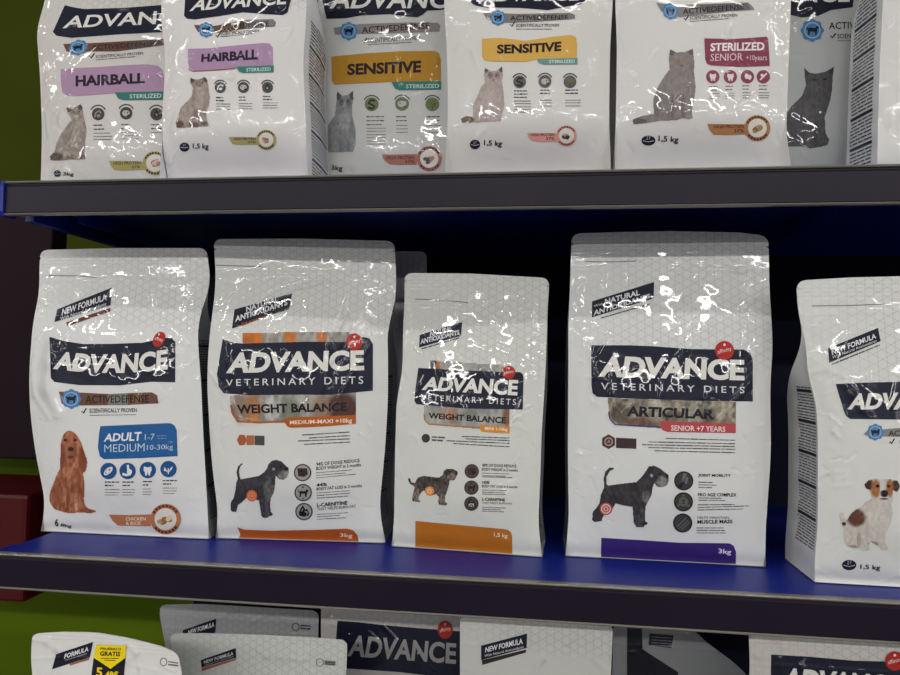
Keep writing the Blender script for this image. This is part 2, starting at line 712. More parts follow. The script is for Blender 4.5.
        c = np.where(c <= 0.04045, c / 12.92, ((c + 0.055) / 1.055) ** 2.4)
        return s.decal(name, v, f, (128, 128, 128), layer, parent, picture=c)

    def stroke(s, name, pts, w, col, layer=2, parent=None):
        pts = [np.array(p, float) for p in pts]
        v, f = [], []
        for i, p in enumerate(pts):
            d = pts[min(i + 1, len(pts) - 1)] - pts[max(i - 1, 0)]
            n = np.array([-d[1], d[0]]) / max(np.linalg.norm(d), 1e-6) * w / 2
            v += [p + n, p - n]
        f = [(2 * i, 2 * i + 1, 2 * i + 3, 2 * i + 2) for i in range(len(pts) - 1)]
        v2, f2 = cut_grid(v, f, 3)
        return s.decal(name, v2, f2, col, layer, parent)

    def side_print(s, sd, v0, v1, col, t0=0.12, t1=0.88, pitch=0.0034, bars=6, slope=0.0, block=None):
        """rows of small print on a gusset, joined as one part"""
        pt = s.gpt[sd]
        g = s.gl if sd < 0 else s.gr
        V, F = [], []

        def strip(ta, tb, v, h):
            b = len(V)
            for t in np.linspace(ta, tb, 3):
                V.append(pt(t, v + slope * t, 0.0006))
                V.append(pt(t, v + h + slope * t, 0.0006))
            for i in range(2):
                F.append((b + 2 * i, b + 2 * i + 2, b + 2 * i + 3, b + 2 * i + 1))
        z, k = v0 * s.H, 0
        per = max(4, int((v1 - v0) * s.H / pitch / bars))
        while z < v1 * s.H:
            v = z / s.H
            if k % per == per - 1:
                strip(t0, t1, v, 0.0036 / s.H)
                z += pitch * 1.5
            else:
                t = t0
                while t < t1 - 0.03:
                    e = min(t1, t + s.R.uniform(0.10, 0.24))
                    strip(t, e, v, pitch * 0.36 / s.H)
                    t = e + 0.025
                z += pitch
            k += 1
        me = bpy.data.meshes.new('side_print')
        me.from_pydata(V, [], F)
        a = me.attributes.new('crinkle', 'FLOAT', 'POINT')
        a.data.foreach_set('value', np.full(len(V), 0.08, np.float32))
        o = link('side_print', me, g, film('print_side_%02x%02x%02x' % col, col, soft=False))
        o['kind'] = 'stuff'

    # --- repeated elements of the design
    def banner(s, pts, adv, vet=None, round_=0, bold=0.042, sag=0.0, col=NAVY, letter=(228, 226, 220)):
        b = s.poly('brand_banner', pts, col, 2)
        s.text('lettering', 'ADVANCE', adv, letter, 3, b, bold=bold, sag=sag, res=4, step=2.5)
        if vet:
            s.text('lettering', 'VETERINARY DIETS', vet, (222, 222, 222), 3, b, bold=0.004, res=3, sag=sag * 0.5, spacing=1.45)
        return b

    def red_seal(s, c, rx, ry, tilt=0):
        b = s.disc('red_seal', c, rx, ry, (206, 52, 48), 4, tilt=tilt)
        ca, sa = math.cos(tilt - 0.25), math.sin(tilt - 0.25)
        q = [(c[0] + x * rx * ca - y * ry * sa, c[1] + x * rx * sa + y * ry * ca) for x, y in ((-0.75, -0.22), (0.75, -0.22), (0.75, 0.3), (-0.75, 0.3))]
        s.text('lettering', 'affinity', q, (240, 220, 215), 5, b, bold=0.0)
        s.disc('dot', (c[0], c[1] - ry * 0.6), rx * 0.14, ry * 0.14, (240, 225, 220), 5, b, n=10)

    def tag(s, quad, rows, strip=None, strip_col=(120, 62, 46), line=None):
        b = s.poly('slogan_tag', quad, NAVY, 2)
        for txt, q, bold in rows:
            if txt:
                s.text('lettering', txt, q, (225, 225, 228), 3, b, bold=bold)
            else:
                s.lines('fine_print', q, 1.3, (150, 150, 160), 3, b)
        if strip:
            s.poly('colour_strip', strip, strip_col, 2)
        if line:
            s.lines('fine_print', line, 1.6, (70, 66, 70), 2)

    def rosette(s, c, r, tilt=0.0, ry=None):
        ry = ry or r
        pts = []
        for i in range(48):
            a = 2 * math.pi * i / 48
            k = 1 + 0.07 * math.cos(8 * a)
            x, y = r * k * math.cos(a), ry * k * math.sin(a)
            pts.append((c[0] + x, c[1] + y - x * tilt))
        b = s.poly('blue_rosette', pts, (92, 150, 205), 3, step=4)
        s.disc('ring', c, r * 0.74, ry * 0.74, (150, 190, 222), 4, b, inner=0.86)
        dog = [(-.5, -.1), (-.25, -.25), (.25, -.2), (.4, -.42), (.62, -.3), (.45, -.1), (.42, .1), (.36, .45), (.26, .45), (.24, .15), (-.2, .12), (-.3, .45), (-.42, .45), (-.4, .1), (-.62, -.35)]
        s.poly('dog_mark', [(c[0] + x * r, c[1] + y * ry - x * r * tilt) for x, y in dog], (22, 30, 52), 5, b, step=6)
        return b

    def defense(s, strip, col, words, ros, r, sci, sub, check=None, ry=None, tilt=0.0, ink=(34, 32, 36), bands=()):
        b = s.poly('defence_ribbon', strip, col, 2)
        for q, c in bands:
            s.poly('ribbon_patch', q, c, 3, b)
        s.text('lettering', 'ACTIVEDEFENSE', words, ink, 4, b, bold=0.008)
        s.rosette(ros, r, tilt, ry)
        s.text('claim_text', 'SCIENTIFICALLY PROVEN', sci, INK, 2, bold=0.008)
        s.lines('fine_print', sub, 0.9, (120, 120, 122), 2)
        if check:
            x, y = check
            s.stroke('check_mark', [(x - 2.2, y), (x - 0.6, y + 2.2), (x + 2.6, y - 2.8)], 1.3, INK, 2)

    def icons(s, cs, r, col, glyphs, ring=None, gcol=(230, 230, 230)):
        for c, g in zip(cs, glyphs):
            b = s.disc('round_icon', c, r, r, col, 2)
            if ring:
                s.disc('ring', c, r, r, ring, 3, b, inner=0.86)
            for kind, sh, cc in GLYPHS[g]:
                cc = gcol if cc is None else cc
                if kind == 'p':
                    s.poly('glyph', [(c[0] + x * r, c[1] + y * r) for x, y in sh], cc, 4, b, step=8)
                elif kind == 'o':
                    s.disc('glyph', (c[0] + sh[0] * r, c[1] + sh[1] * r), sh[2] * r, sh[3] * r, cc, 4, b, tilt=sh[4] if len(sh) > 4 else 0, n=14)
                else:
                    s.stroke('glyph', [(c[0] + x * r, c[1] + y * r) for x, y in sh[1:]], sh[0] * r, cc, 4, b)

    def arcs(s, cs, r, col=(90, 88, 90)):
        """small curved caption over a round icon"""
        for c in cs:
            pts = [(c[0] + r * math.cos(a), c[1] + r * math.sin(a)) for a in np.linspace(math.pi * 1.15, math.pi * 1.85, 9)]
            s.stroke('arc_caption', pts, 1.3, col, 2)

    def caption(s, x0, x1, y0, titles, body, col=(70, 70, 76), slope=0.0, th=1.35):
        s.lines('caption_title', [(x0, y, x0 + (x1 - x0) * k, y + slope * (x1 - x0)) for y, k in titles], th, col, 2, word=(2, 5), gap=0.7)
        if body:
            s.lines('fine_print', [(x0, y, x0 + (x1 - x0) * k, y + slope * (x1 - x0)) for y, k in body], 0.9, (128, 128, 130), 2)

    def ingredient(s, tabpts, ring, R_, col, food, t1=None, t2=None, ink=(70, 40, 30), tcol=None, w1='HIGH PROTEIN', w2='37%'):
        b = s.poly('ingredient_tab', tabpts, col, 2)
        d = s.disc('ingredient_ring', ring, R_, R_, col, 3)
        s.disc('white_disc', ring, R_ * 0.72, R_ * 0.72, (228, 222, 214), 4, d)
        for k in range(7):
            a = s.R.uniform(0, 6.28)
            q = s.R.uniform(0, 0.36) * R_
            s.disc('food_piece', (ring[0] + q * math.cos(a), ring[1] + 0.6 * q * math.sin(a) + R_ * 0.05), R_ * 0.24, R_ * 0.16, food[k % len(food)], 4.3 + 0.25 * k, d, tilt=s.R.uniform(-0.9, 0.9), n=12)
        for lo, hi in ((3.6, 5.8), (0.6, 2.5)):
            for a in np.arange(lo, hi, 0.28):
                p = [(ring[0] + R_ * 0.86 * math.cos(t), ring[1] + R_ * 0.86 * math.sin(t)) for t in (a, a + 0.1, a + 0.19)]
                s.stroke('ring_letter', p, R_ * 0.15, ink, 4, d)
        if t1:
            s.text('lettering', w1, t1, tcol or ink, 3, b, bold=0.012)
        if t2:
            s.text('lettering', w2, t2, tcol or ink, 3, b, bold=0.012)

    def tear_line(s, pts, col=(158, 154, 150)):
        s.stroke('tear_line', pts, 1.0, col, 1)

    def weight(s, string, quad, col=INK, bold=0.02, badge=None, br=5, bry=None):
        s.text('weight_text', string, quad, col, 3, bold=bold)
        if badge:
            b = s.disc('energy_badge', badge, br, bry or br * 0.92, (34, 36, 58), 2)
            q = [(badge[0] + x * br, badge[1] + y * br) for x, y in ((-.32, -.62), (.32, -.62), (.32, -.12), (-.32, -.12))]
            s.text('lettering', '27', q, (200, 200, 210), 3, b, bold=0.0)
            s.stroke('white_line', [(badge[0] - .8 * br, badge[1] + .02 * br), (badge[0], badge[1] + .2 * br), (badge[0] + .8 * br, badge[1] + .02 * br)], 0.7, (205, 205, 212), 3, b)


GLYPHS = {
    'kibble': [('o', (0, 0, .68, .34, -.75), None), ('o', (0, 0, .5, .2, -.75), (60, 110, 170)), ('s', (.1, (-.3, .3), (.3, -.3)), None)],
    'stomach': [('s', (.3, (.05, -.75), (.1, -.2), (.4, .05), (.3, .4), (-.1, .5), (-.6, .35)), None), ('o', (.25, .1, .32, .36), None)],
    'tooth': [('p', [(-.45, -.45), (0, -.32), (.45, -.45), (.5, 0), (.34, .3), (.3, .68), (.1, .62), (.02, .2), (-.08, .62), (-.28, .66), (-.34, .3), (-.5, 0)], None)],
    'sprout': [('s', (.12, (0, .6), (0, -.1)), None), ('s', (.12, (-.5, -.2), (-.1, .35)), None), ('s', (.12, (.5, -.3), (.1, .3)), None), ('o', (-.4, .1, .15, .15), None), ('o', (.35, -.05, .12, .12), None)],
    'face': [('p', [(-.6, -.5), (.5, -.5), (.6, .1), (.2, .5), (-.5, .4)], (70, 55, 55)), ('o', (.3, .15, .28, .2), (30, 26, 30)), ('o', (-.15, -.15, .1, .12), (20, 18, 20)), ('o', (.25, -.2, .1, .12), (20, 18, 20))],
    'dog': [('p', [(-.55, -.1), (-.2, -.2), (.25, -.15), (.35, -.4), (.65, -.25), (.45, 0), (.38, .5), (.22, .5), (.2, .12), (-.2, .12), (-.28, .5), (-.42, .5), (-.4, .05), (-.6, -.35)], (34, 32, 38)), ('p', [(-.2, -.7), (.15, -.7), (0, -.5)], (34, 32, 38)), ('p', [(-.15, .75), (.15, .75), (0, .58)], (34, 32, 38))],
    'flame': [('p', [(-.5, .5), (-.6, .1), (-.15, -.75), (.2, -.2), (.35, -.35), (.6, .15), (.5, .5)], (30, 28, 36)), ('p', [(-.35, .4), (-.4, .1), (-.1, -.4), (.2, 0), (.35, -.05), (.42, .2), (.3, .45)], (205, 203, 200)), ('o', (0, .35, .24, .24), (30, 28, 36)), ('o', (0, .35, .13, .13), (215, 213, 210))],
    'joint': [('s', (.35, (.15, -.8), (-.05, -.1)), (125, 125, 120)), ('s', (.35, (-.05, .1), (-.45, .7)), (40, 40, 60)), ('o', (0, 0, .26, .26), (90, 95, 130)), ('s', (.2, (.4, -.4), (.2, .3)), (135, 135, 128))],
    'cells': [('o', (0, 0, .5, .5), (110, 112, 108)), ('o', (0, 0, .24, .24), (62, 60, 62)), ('o', (.5, .4, .16, .16), (110, 112, 108)), ('o', (-.5, .35, .16, .16), (110, 112, 108)), ('o', (0, -.65, .14, .14), (110, 112, 108))],
    'fibres': [('s', (.1, (-.6, .4), (.4, -.6)), (120, 120, 125)), ('s', (.1, (-.4, .6), (.6, -.35)), (120, 120, 125)), ('s', (.1, (-.15, .75), (.7, -.1)), (120, 120, 125))],
    'cat': [('o', (0, .2, .38, .5), (34, 32, 36)), ('o', (.12, -.35, .27, .25), (34, 32, 36)), ('p', [(-.1, -.4), (-.12, -.75), (.12, -.5)], (34, 32, 36)), ('p', [(.15, -.5), (.38, -.75), (.36, -.35)], (34, 32, 36))],
    'catface': [('o', (0, 0, .6, .5), (215, 213, 210)), ('o', (-.25, -.1, .1, .12), (30, 30, 34)), ('o', (.25, -.1, .1, .12), (30, 30, 34)), ('o', (.35, .35, .22, .18), (30, 30, 34)), ('s', (.1, (-.5, -.5), (.5, -.5)), (60, 58, 60))],
    'drop': [('p', [(0, -.7), (.4, 0), (.38, .35), (0, .6), (-.38, .35), (-.4, 0)], (38, 38, 42)), ('o', (0, .15, .2, .24), (170, 172, 170))],
    'coil': [('s', (.26, (.5, -.5), (-.1, -.6), (-.45, -.15), (.1, .1), (.5, .35), (.1, .65), (-.5, .5)), (40, 46, 36))],
    'tree': [('o', (0, -.2, .55, .4), (120, 134, 80)), ('s', (.14, (0, .75), (0, 0)), (110, 84, 50)), ('o', (.3, .05, .22, .18), (92, 112, 60))],
    'white_cat': [('s', (.22, (-.5, .5), (-.3, -.2), (.2, -.5), (.5, -.1)), None), ('o', (.1, .3, .3, .24), None)],
    'swirl': [('o', (-.15, -.05, .3, .42), None), ('o', (.3, .1, .28, .38), None)],
    'cross': [('s', (.24, (-.5, .5), (.5, -.5)), None), ('o', (-.2, -.2, .25, .22), None)],
    'badge_dog': [('p', [(-.5, -.3), (.3, -.45), (.6, -.1), (.1, .1), (.1, .5), (-.3, .5)], (200, 200, 200))],
}

# colour functions for the printed animal portraits


def furf(base, blobs=(), amp=26, seed=3, sx=0.42, sy=0.30, skew=0.0):
    def f(x, y):
        n = fbm(x * sx + y * skew, y * sy, seed, 3)
        c = np.array(base, float)[None, :] + n[:, None] * 2 * amp * np.array([1, 0.92, 0.85])[None]
        for bx, by, rx, ry, col, st in blobs:
            k = np.clip(1.25 - np.sqrt(((x - bx) / rx) ** 2 + ((y - by) / ry) ** 2), 0, 0.45) / 0.45 * st
            nn = np.clip(k + n * 0.5 * (k > 0), 0, 1)[:, None]
            c = c * (1 - nn) + (np.array(col, float)[None] + n[:, None] * amp) * nn
        return c
    return f


def B(cv, rows):
    """blob list measured in an enlarged detail"""
    out = []
    for x, y, rx, ry, col, st in rows:
        p = cv((x, y))[0]
        q = cv((x + rx, y + ry))[0]
        out.append((p[0], p[1], q[0] - p[0], q[1] - p[1], col, st))
    return out


# ---------------------------------------------------------------- the setting
H = 0.44            # top of the upper shelf above the middle shelf
X0, X1 = -0.588, 1.35
LOW = -0.42

paint_green = plain('green_paint', (60, 68, 0), 0.75, spec=0.12, noise=0.12, scale=6)
navy_steel = plain('navy_powder_coat', (18, 36, 136), 0.42, spec=0.35, noise=0.06, scale=40, coat=0.0)
navy_back = plain('dark_navy_panel', (8, 11, 34), 0.7, spec=0.15, noise=0.1, scale=12)
rail_mat = plain('dark_rail_plastic', (31, 25, 38), 0.34, spec=0.13, noise=0.15, scale=9, coat=0.0)
lip_mat = plain('clear_lip_plastic', (126, 122, 114), 0.25, noise=0.08, scale=14)
groove_mat = plain('black_groove', (10, 9, 14), 0.6)  # near-black line between the rail lip and the rail
maroon = plain('maroon_board', (32, 14, 22), 0.7, spec=0.15, noise=0.15, scale=8)
red_mat = plain('red_laminate', (74, 8, 12), 0.4, spec=0.25, noise=0.12, scale=10)

o = box('floor', -17, 17, -12, 1.0, -1.02, -1.0, plain('floor_tiles', (96, 92, 88), 0.4, noise=0.08, scale=3))
o['kind'] = 'structure'
o = box('wall_back', -8, 8, 0.80, 0.86, -1.0, 2.1, paint_green)
o['kind'] = 'structure'
o = box('wall_lower_1', -3.5, 3.5, 0.785, 0.80, -1.0, -0.02, plain('brighter_green', (92, 114, 6), 0.7, spec=0.15, noise=0.12, scale=5))  # thin layer over the lower wall, a brighter green than above
o['kind'] = 'structure'
o = box('ceiling', -17, 17, -12, 1.0, 2.1, 2.14, plain('ceiling_white', (205, 205, 200), 0.8, noise=0.03))
o['kind'] = 'structure'

u = empty('shelving_unit', (X0, 0.46, -1.0), 0, 'navy shop shelving unit with a dark back panel behind all the bags', 'shelving')


def upart(name, x0, x1, y0, y1, z0, z1, m, bevel=0.0):
    return box(name, x0 - X0, x1 - X0, y0 - 0.46, y1 - 0.46, z0 + 1.0, z1 + 1.0, m, u, bevel)


upart('back_panel', X0 + 0.012, X1, 0.462, 0.480, -1.0, 1.0, navy_back)
for x in (X0 + 0.40, X1 - 0.03):
    upart('upright', x, x + 0.03, 0.452, 0.462, -1.0, 1.0, navy_back)
upart('plinth', X0 + 0.012, X1, 0.06, 0.46, -1.0, -0.90, navy_back)


def shelf(z, label, dx=0.0):
    r = empty('shelf', (X0 + dx, 0, z), 0, label, 'shelf', 'shelves of the unit')
    W = X1 - X0 - dx
    box('deck', 0.0, W, 0.0015, 0.452, -0.018, 0.0, navy_steel, r, 0.0012)
    extrude_x('price_rail', [(0.0015, -0.0035), (-0.0032, -0.0042), (-0.0042, -0.0060), (-0.0042, -0.0370), (-0.0020, -0.0395), (0.0015, -0.0395)], 0.002, W, rail_mat, r)
    extrude_x('rail_lip', [(0.0015, 0.0008), (-0.0050, 0.0006), (-0.0060, -0.0008), (-0.0050, -0.0020), (0.0015, -0.0020)], 0.002, W, lip_mat, r)
    extrude_x('rail_groove', [(0.0015, -0.0020), (-0.0026, -0.0020), (-0.0026, -0.0042), (0.0015, -0.0042)], 0.002, W, groove_mat, r)
    extrude_x('lower_lip', [(0.0015, -0.0385), (-0.0042, -0.0380), (-0.0056, -0.0392), (-0.0042, -0.0405), (0.0015, -0.0405)], 0.002, W, lip_mat, r)
    me_o = extrude_x('end_cap', [(0.0015, 0.0012), (-0.0055, 0.0012), (-0.0075, -0.006), (-0.0065, -0.036), (-0.004, -0.0415), (0.012, -0.0415), (0.03, -0.018), (0.03, 0.0012)], -0.0025, 0.0018, navy_steel, r)
    for a in (0.0, W - 0.012):
        box('side_flange', a, a + 0.012, 0.0305, 0.452, -0.0405, -0.018, navy_steel, r)
    for x in (0.05, W * 0.5, W - 0.05):
        box('bracket', x - 0.0015, x + 0.0015, 0.06, 0.452, -0.036, -0.018, navy_steel, r)
    return r


shelf(H, 'upper navy shelf with dark price rail carrying the cat food bags')
shelf(0.0, 'middle navy shelf with bright blue deck under five white bags', 0.006)
shelf(LOW, 'lowest navy shelf carrying bags whose tops show under the middle rail', 0.004)

d = empty('display_cabinet', (-1.1, 0.45, -1.0), 0, 'maroon and red neighbouring display cabinet left of the shelf ends', 'cabinet')
box('side_panel', -0.30, 0.295, -0.10, -0.06, 1.05, 1.53, maroon, d, 0.004)
box('red_ledge', -0.30, 0.40, -0.26, -0.102, 0.865, 1.025, red_mat, d, 0.006)
box('support_post', -0.45, -0.30, -0.26, -0.06, 0.0, 1.53, maroon, d, 0.004)

# ---------------------------------------------------------------- middle shelf
GM = 'pet food bags on the middle shelf'
GT = 'pet food bags on the upper shelf'
GL = 'pet food bags on the lowest shelf'

# --- cocker spaniel bag
k1, k2, k3 = crop(30, 240, 6.75), crop(120, 240, 6.75), crop(20, 330, 6.75)
k4, k5, k6, k7 = crop(110, 330, 6.136), crop(30, 420, 5.4), crop(90, 415, 9.0), crop(90, 450, 6.43)
b = Bag('white adult dog food bag with blue panel and brown spaniel', 0.0, GM, baseL=(41, 532), baseR=(208, 540),
        L=[(40.5, 250), (39, 268), (40, 290), (33, 320), (29, 372), (30, 410), (35, 450), (43, 490), (46, 505), (40, 532)],
        R=[(206, 250), (209, 265), (211, 285), (205, 300), (198, 320), (198, 345), (201, 380), (203, 430), (207, 500), (209, 539)],
        top=[(41, 250), (120, 248), (204, 248)], lean=0.012, thick=0.095, bulge=0.017, seed=3, lat=0.72,
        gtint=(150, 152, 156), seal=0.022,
        creases=[(k3((210, 100), (190, 230), (180, 400), (260, 560)), 0.0060, 0.0050), (k3((100, 170), (75, 270), (95, 440), (200, 600)), 0.0026, 0.0018),
                 (k2((215, 400), (220, 470)), 0.0018, 0.0014)])
b.tear_line([(49, 275.5), (80, 276), (97, 277.5)])
b.tag(k1((185, 468), (552, 322), (545, 440), (165, 555)), [('NEW FORMULA', k1((222, 465), (518, 362), (520, 405), (215, 512)), 0.025),
      ('With Natural Antioxidants', k1((208, 520), (516, 418), (516, 446), (205, 546)), 0.004)],
      strip=k1((245, 556), (545, 458), (543, 482), (255, 582)))
b.banner([(49.6, 336.7), (64.4, 341.1), (83.7, 344), (110, 343.9), (142.6, 342.7), (165.4, 337.8), (172, 338.1), (175.5, 342.2), (175.3, 382.2), (150.7, 381.8), (119.8, 385.4), (79.3, 385.1), (54.8, 382), (51, 378)],
         [(59, 351), (168, 349), (168, 369.5), (53, 369)], sag=4.0)
b.red_seal((159.4, 339.3), 5.6, 8.2, 0.5)
b.defense([(59, 391.5), (110, 394), (141, 392.5), (152, 392.3), (157.3, 395.2), (158.6, 403.3), (126, 405), (81.5, 405.5), (62, 404)], (126, 84, 68),
          [(86, 395.5), (149, 395), (149, 402.5), (86, 403)], (71.6, 398.9), 9.5, [(89.6, 408.4), (137, 408), (137, 412), (89.6, 413)],
          [(89.6, 415.3, 137, 414.6)], (84, 411), bands=[([(108, 394.5), (128, 393.5), (128, 404.5), (108, 404.8)], (150, 146, 140)), ([(134, 393.2), (142, 393), (142, 404), (132, 404.2)], (150, 104, 70))])
p = b.poly('variety_panel', k6((95, 100), (400, 86), (700, 73), (735, 76), (765, 97), (782, 140), (790, 370), (450, 388), (130, 397), (90, 372), (72, 290), (84, 160)), (34, 108, 178), 2)
b.text('lettering', 'ADULT', k6((140, 168), (468, 150), (462, 232), (125, 240)), (232, 234, 236), 3, p, bold=0.03)
b.text('lettering', '1-7', k6((497, 172), (585, 168), (580, 222), (497, 226)), (190, 208, 226), 3, p, bold=0.0)
b.lines('fine_print', [k6((605, 188))[0] + k6((692, 184))[0], k6((605, 212))[0] + k6((692, 208))[0]], 1.2, (130, 168, 206), 3, p, word=(3, 4))
b.text('lettering', 'MEDIUM', k6((132, 266), (495, 254), (493, 326), (132, 336)), (196, 214, 230), 3, p, bold=-0.004)
b.text('lettering', '10-30kg', k6((515, 268), (750, 262), (748, 322), (515, 330)), (190, 208, 226), 3, p, bold=0.0)
b.icons([(108.7, 470.9), (127.8, 470.9), (148, 470), (168.7, 469)], 8.2, (36, 96, 164), ['kibble', 'stomach', 'tooth', 'sprout'])
for x0, x1, y in ((105, 119.5, 482), (122.6, 135, 482), (143, 152, 481.5), (163, 177, 480.5)):
    b.caption(x0, x1, y, [(0 + y, 1), (y + 3.4, .6)], [(y + 7.5, 1), (y + 10.3, 1), (y + 12.9, .9)], th=1.7)
b.ingredient([(109, 514.5), (130, 515), (151, 514.3), (151, 526.2), (118, 525.5), (113, 521)], (165.9, 519), 15.3, (214, 138, 92),
             [(214, 178, 120), (190, 130, 70), (226, 206, 170), (170, 110, 60)], ink=(110, 50, 30))
b.text('lettering', 'CHICKEN', [(126, 517.2), (146, 517), (146, 520.3), (126, 520.6)], (240, 222, 205), 3, bold=0.02)
b.text('lettering', '& RICE', [(126, 521.6), (141, 521.4), (141, 524.5), (126, 524.8)], (240, 222, 205), 3, bold=0.02)
b.weight('6', [(55, 518.5), (58.6, 519), (58.8, 526.5), (55.3, 526.2)])
b.weight('8kg', [(61, 523.2), (72, 524.6), (71.6, 528.6), (60.6, 527.2)])
sil = k5((212, 55), (240, 65), (262, 95), (280, 130), (295, 180), (310, 215), (308, 250), (300, 280), (285, 285), (292, 320), (296, 380), (290, 430), (300, 465), (320, 480), (355, 488), (358, 497), (330, 503), (290, 500), (250, 500), (225, 505), (190, 500), (160, 490), (135, 485), (110, 450), (105, 420), (110, 385), (125, 350), (140, 310), (150, 285), (165, 260), (162, 220), (168, 180), (166, 130), (175, 95), (190, 65))
b.picture('dog_picture', sil, furf((178, 108, 76), B(k5, [
    (285, 215, 22, 60, (128, 64, 44), .7), (176, 190, 16, 60, (132, 68, 46), .75), (215, 80, 30, 25, (196, 122, 88), .6),
    (222, 180, 30, 40, (150, 92, 74), .5), (222, 157, 14, 11, (40, 28, 30), 1), (192, 108, 9, 7, (40, 26, 26), .9), (245, 108, 9, 7, (40, 26, 26), .9),
    (222, 200, 16, 8, (84, 46, 40), .8), (222, 300, 34, 60, (206, 138, 100), .55), (150, 400, 30, 60, (146, 80, 54), .6), (250, 440, 8, 60, (232, 190, 160), .5),
    (205, 440, 8, 50, (120, 62, 44), .6), (262, 350, 18, 80, (160, 92, 62), .5), (310, 490, 50, 10, (150, 86, 60), .6)]), amp=34, seed=5, sx=.5, sy=.2))
b.side_print(1, 0.06, 0.68, (44, 46, 52), bars=5)

# --- schnauzer bag with the orange foot
k1, k2, k3, k4 = crop(200, 230, 6.13), crop(300, 230, 5.62), crop(205, 325, 9.0), crop(290, 320, 8.18)
k5, k6, k7 = crop(210, 390, 5.625), crop(210, 450, 6.75), crop(280, 450, 6.75)
b = Bag('tall white bag with orange foot and grey schnauzer standing in profile', 0.0, GM, baseL=(214.5, 539), baseR=(386, 544),
        L=[(213, 240), (215, 255), (216, 285), (214, 300), (209, 340), (207, 380), (209, 420), (212, 465), (219, 520), (214.5, 539)],
        R=[(394, 240), (396, 260), (396, 300), (393, 312), (387, 322), (388, 350), (388, 400), (385, 450), (379, 510), (386, 544)],
        top=[(213, 239), (300, 238.5), (394, 241)], lean=0.0, thick=0.088, bulge=0.017, seed=9, lat=0.70, tint=(222, 222, 219),
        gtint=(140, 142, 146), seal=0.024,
        creases=[(k2((270, 380), (255, 470), (190, 600)), 0.0020, 0.0018), (k4((440, 0), (360, 140), (335, 230), (300, 450), (280, 600)), 0.0024, 0.0020),
                 (k4((515, 0), (515, 90), (420, 250), (330, 480), (270, 640)), 0.0022, -0.0019), (k3((185, 150), (200, 330), (240, 450)), 0.0022, 0.0018),
                 (k3((40, 420), (110, 520), (180, 620)), 0.0018, 0.0016), (k2((0, 325), (120, 290), (210, 280)), 0.0018, 0.0015), (k1((440, 400), (600, 355), (730, 325)), 0.0020, 0.0018),
                 (k4((660, 190), (520, 430), (400, 640)), 0.0016, 0.0015), (k5((120, 60), (170, 180), (240, 190)), 0.0024, 0.0017)])
b.tear_line([(216, 265.2), (240, 266), (261, 266.5)])
pp = b.picture('photo_panel', [(243, 332.8), (300, 332.2), (349, 332), (356, 345), (356, 392), (355.6, 424), (284, 423), (237, 422), (231, 412), (230, 396), (243, 394)],
               furf((176, 172, 164), [(252, 340, 10, 14, (224, 122, 44), 1), (290, 336, 6, 10, (220, 128, 60), .9), (322, 337, 5, 8, (214, 124, 66), .8), (252, 410, 9, 16, (206, 132, 76), .8),
                                      (240, 408, 7, 14, (150, 120, 100), .6), (290, 412, 10, 12, (120, 128, 104), .6), (342, 408, 16, 14, (88, 54, 44), 1), (322, 410, 9, 14, (160, 120, 96), .7), (272, 410, 8, 12, (214, 212, 206), .9)], 30, 8, .25, .1), 1, round_=0, d=.9)
b.tag(k1((212, 487), (566, 388), (548, 475), (197, 605)), [('NATURAL', k1((283, 470), (480, 402), (482, 440), (285, 505)), 0.03), ('ANTIOXIDANTS', k1((218, 528), (535, 425), (537, 460), (216, 566)), 0.03)],
      strip=k1((255, 572), (440, 512), (440, 520), (258, 588)), strip_col=(206, 104, 50), line=[k1((440, 515))[0] + k1((545, 482))[0]])
b.banner([(222.8, 339.2), (232, 342.4), (242.8, 343.6), (305, 341.7), (341, 342), (352, 342), (363.4, 337), (369.5, 338.3), (373, 344.4), (372.9, 390.7), (330, 394.8), (290, 394.6), (249.4, 395.2), (223.9, 393.3), (218.9, 387), (217, 374)],
         [(231, 352.5), (364, 350), (364.3, 370.5), (226, 373.5)], [(226, 379.4), (363.3, 376.2), (363.3, 383.8), (226, 386)])
b.red_seal((354.5, 342), 8.0, 8.7)
b.text('product_lettering', 'WEIGHT BALANCE', [(236.7, 404.6), (346.9, 402.4), (347, 411), (237.6, 414)], (34, 30, 40), 3, bold=.034, res=3)
p = b.poly('size_bar', k5((420, 160), (500, 152), (640, 148), (820, 140), (820, 190), (640, 205), (460, 212), (440, 208), (425, 190)), (212, 108, 36), 3)
b.text('lettering', 'MEDIUM-MAXI +10kg', k5((450, 172), (800, 158), (800, 190), (450, 200)), (244, 226, 208), 4, p, bold=0.022)
b.stroke('colour_line', [(231, 405), (233, 414), (238, 421.5), (260, 422.5), (285, 421)], 1.8, (206, 104, 36), 3)
b.lines('fine_print', [(302, 435, 350, 432), (309, 438, 350, 435.5), (298, 441, 350, 438.8), (304, 444.3, 350, 442)], 1.2, (100, 98, 100), 2)
h = b.poly('award_badge', [(242 + 5 * math.cos(a), 440 + 6 * math.sin(a)) for a in np.arange(0, 6.2, 1.047)], (196, 110, 66), 2)
b.poly('award_box', [(246.5, 435.3), (254, 435.3), (254, 445), (246.5, 445)], (206, 122, 76), 2)
b.poly('award_box', [(254.6, 435.5), (264.6, 435.8), (264.6, 445.4), (254.6, 445)], (96, 88, 90), 2)
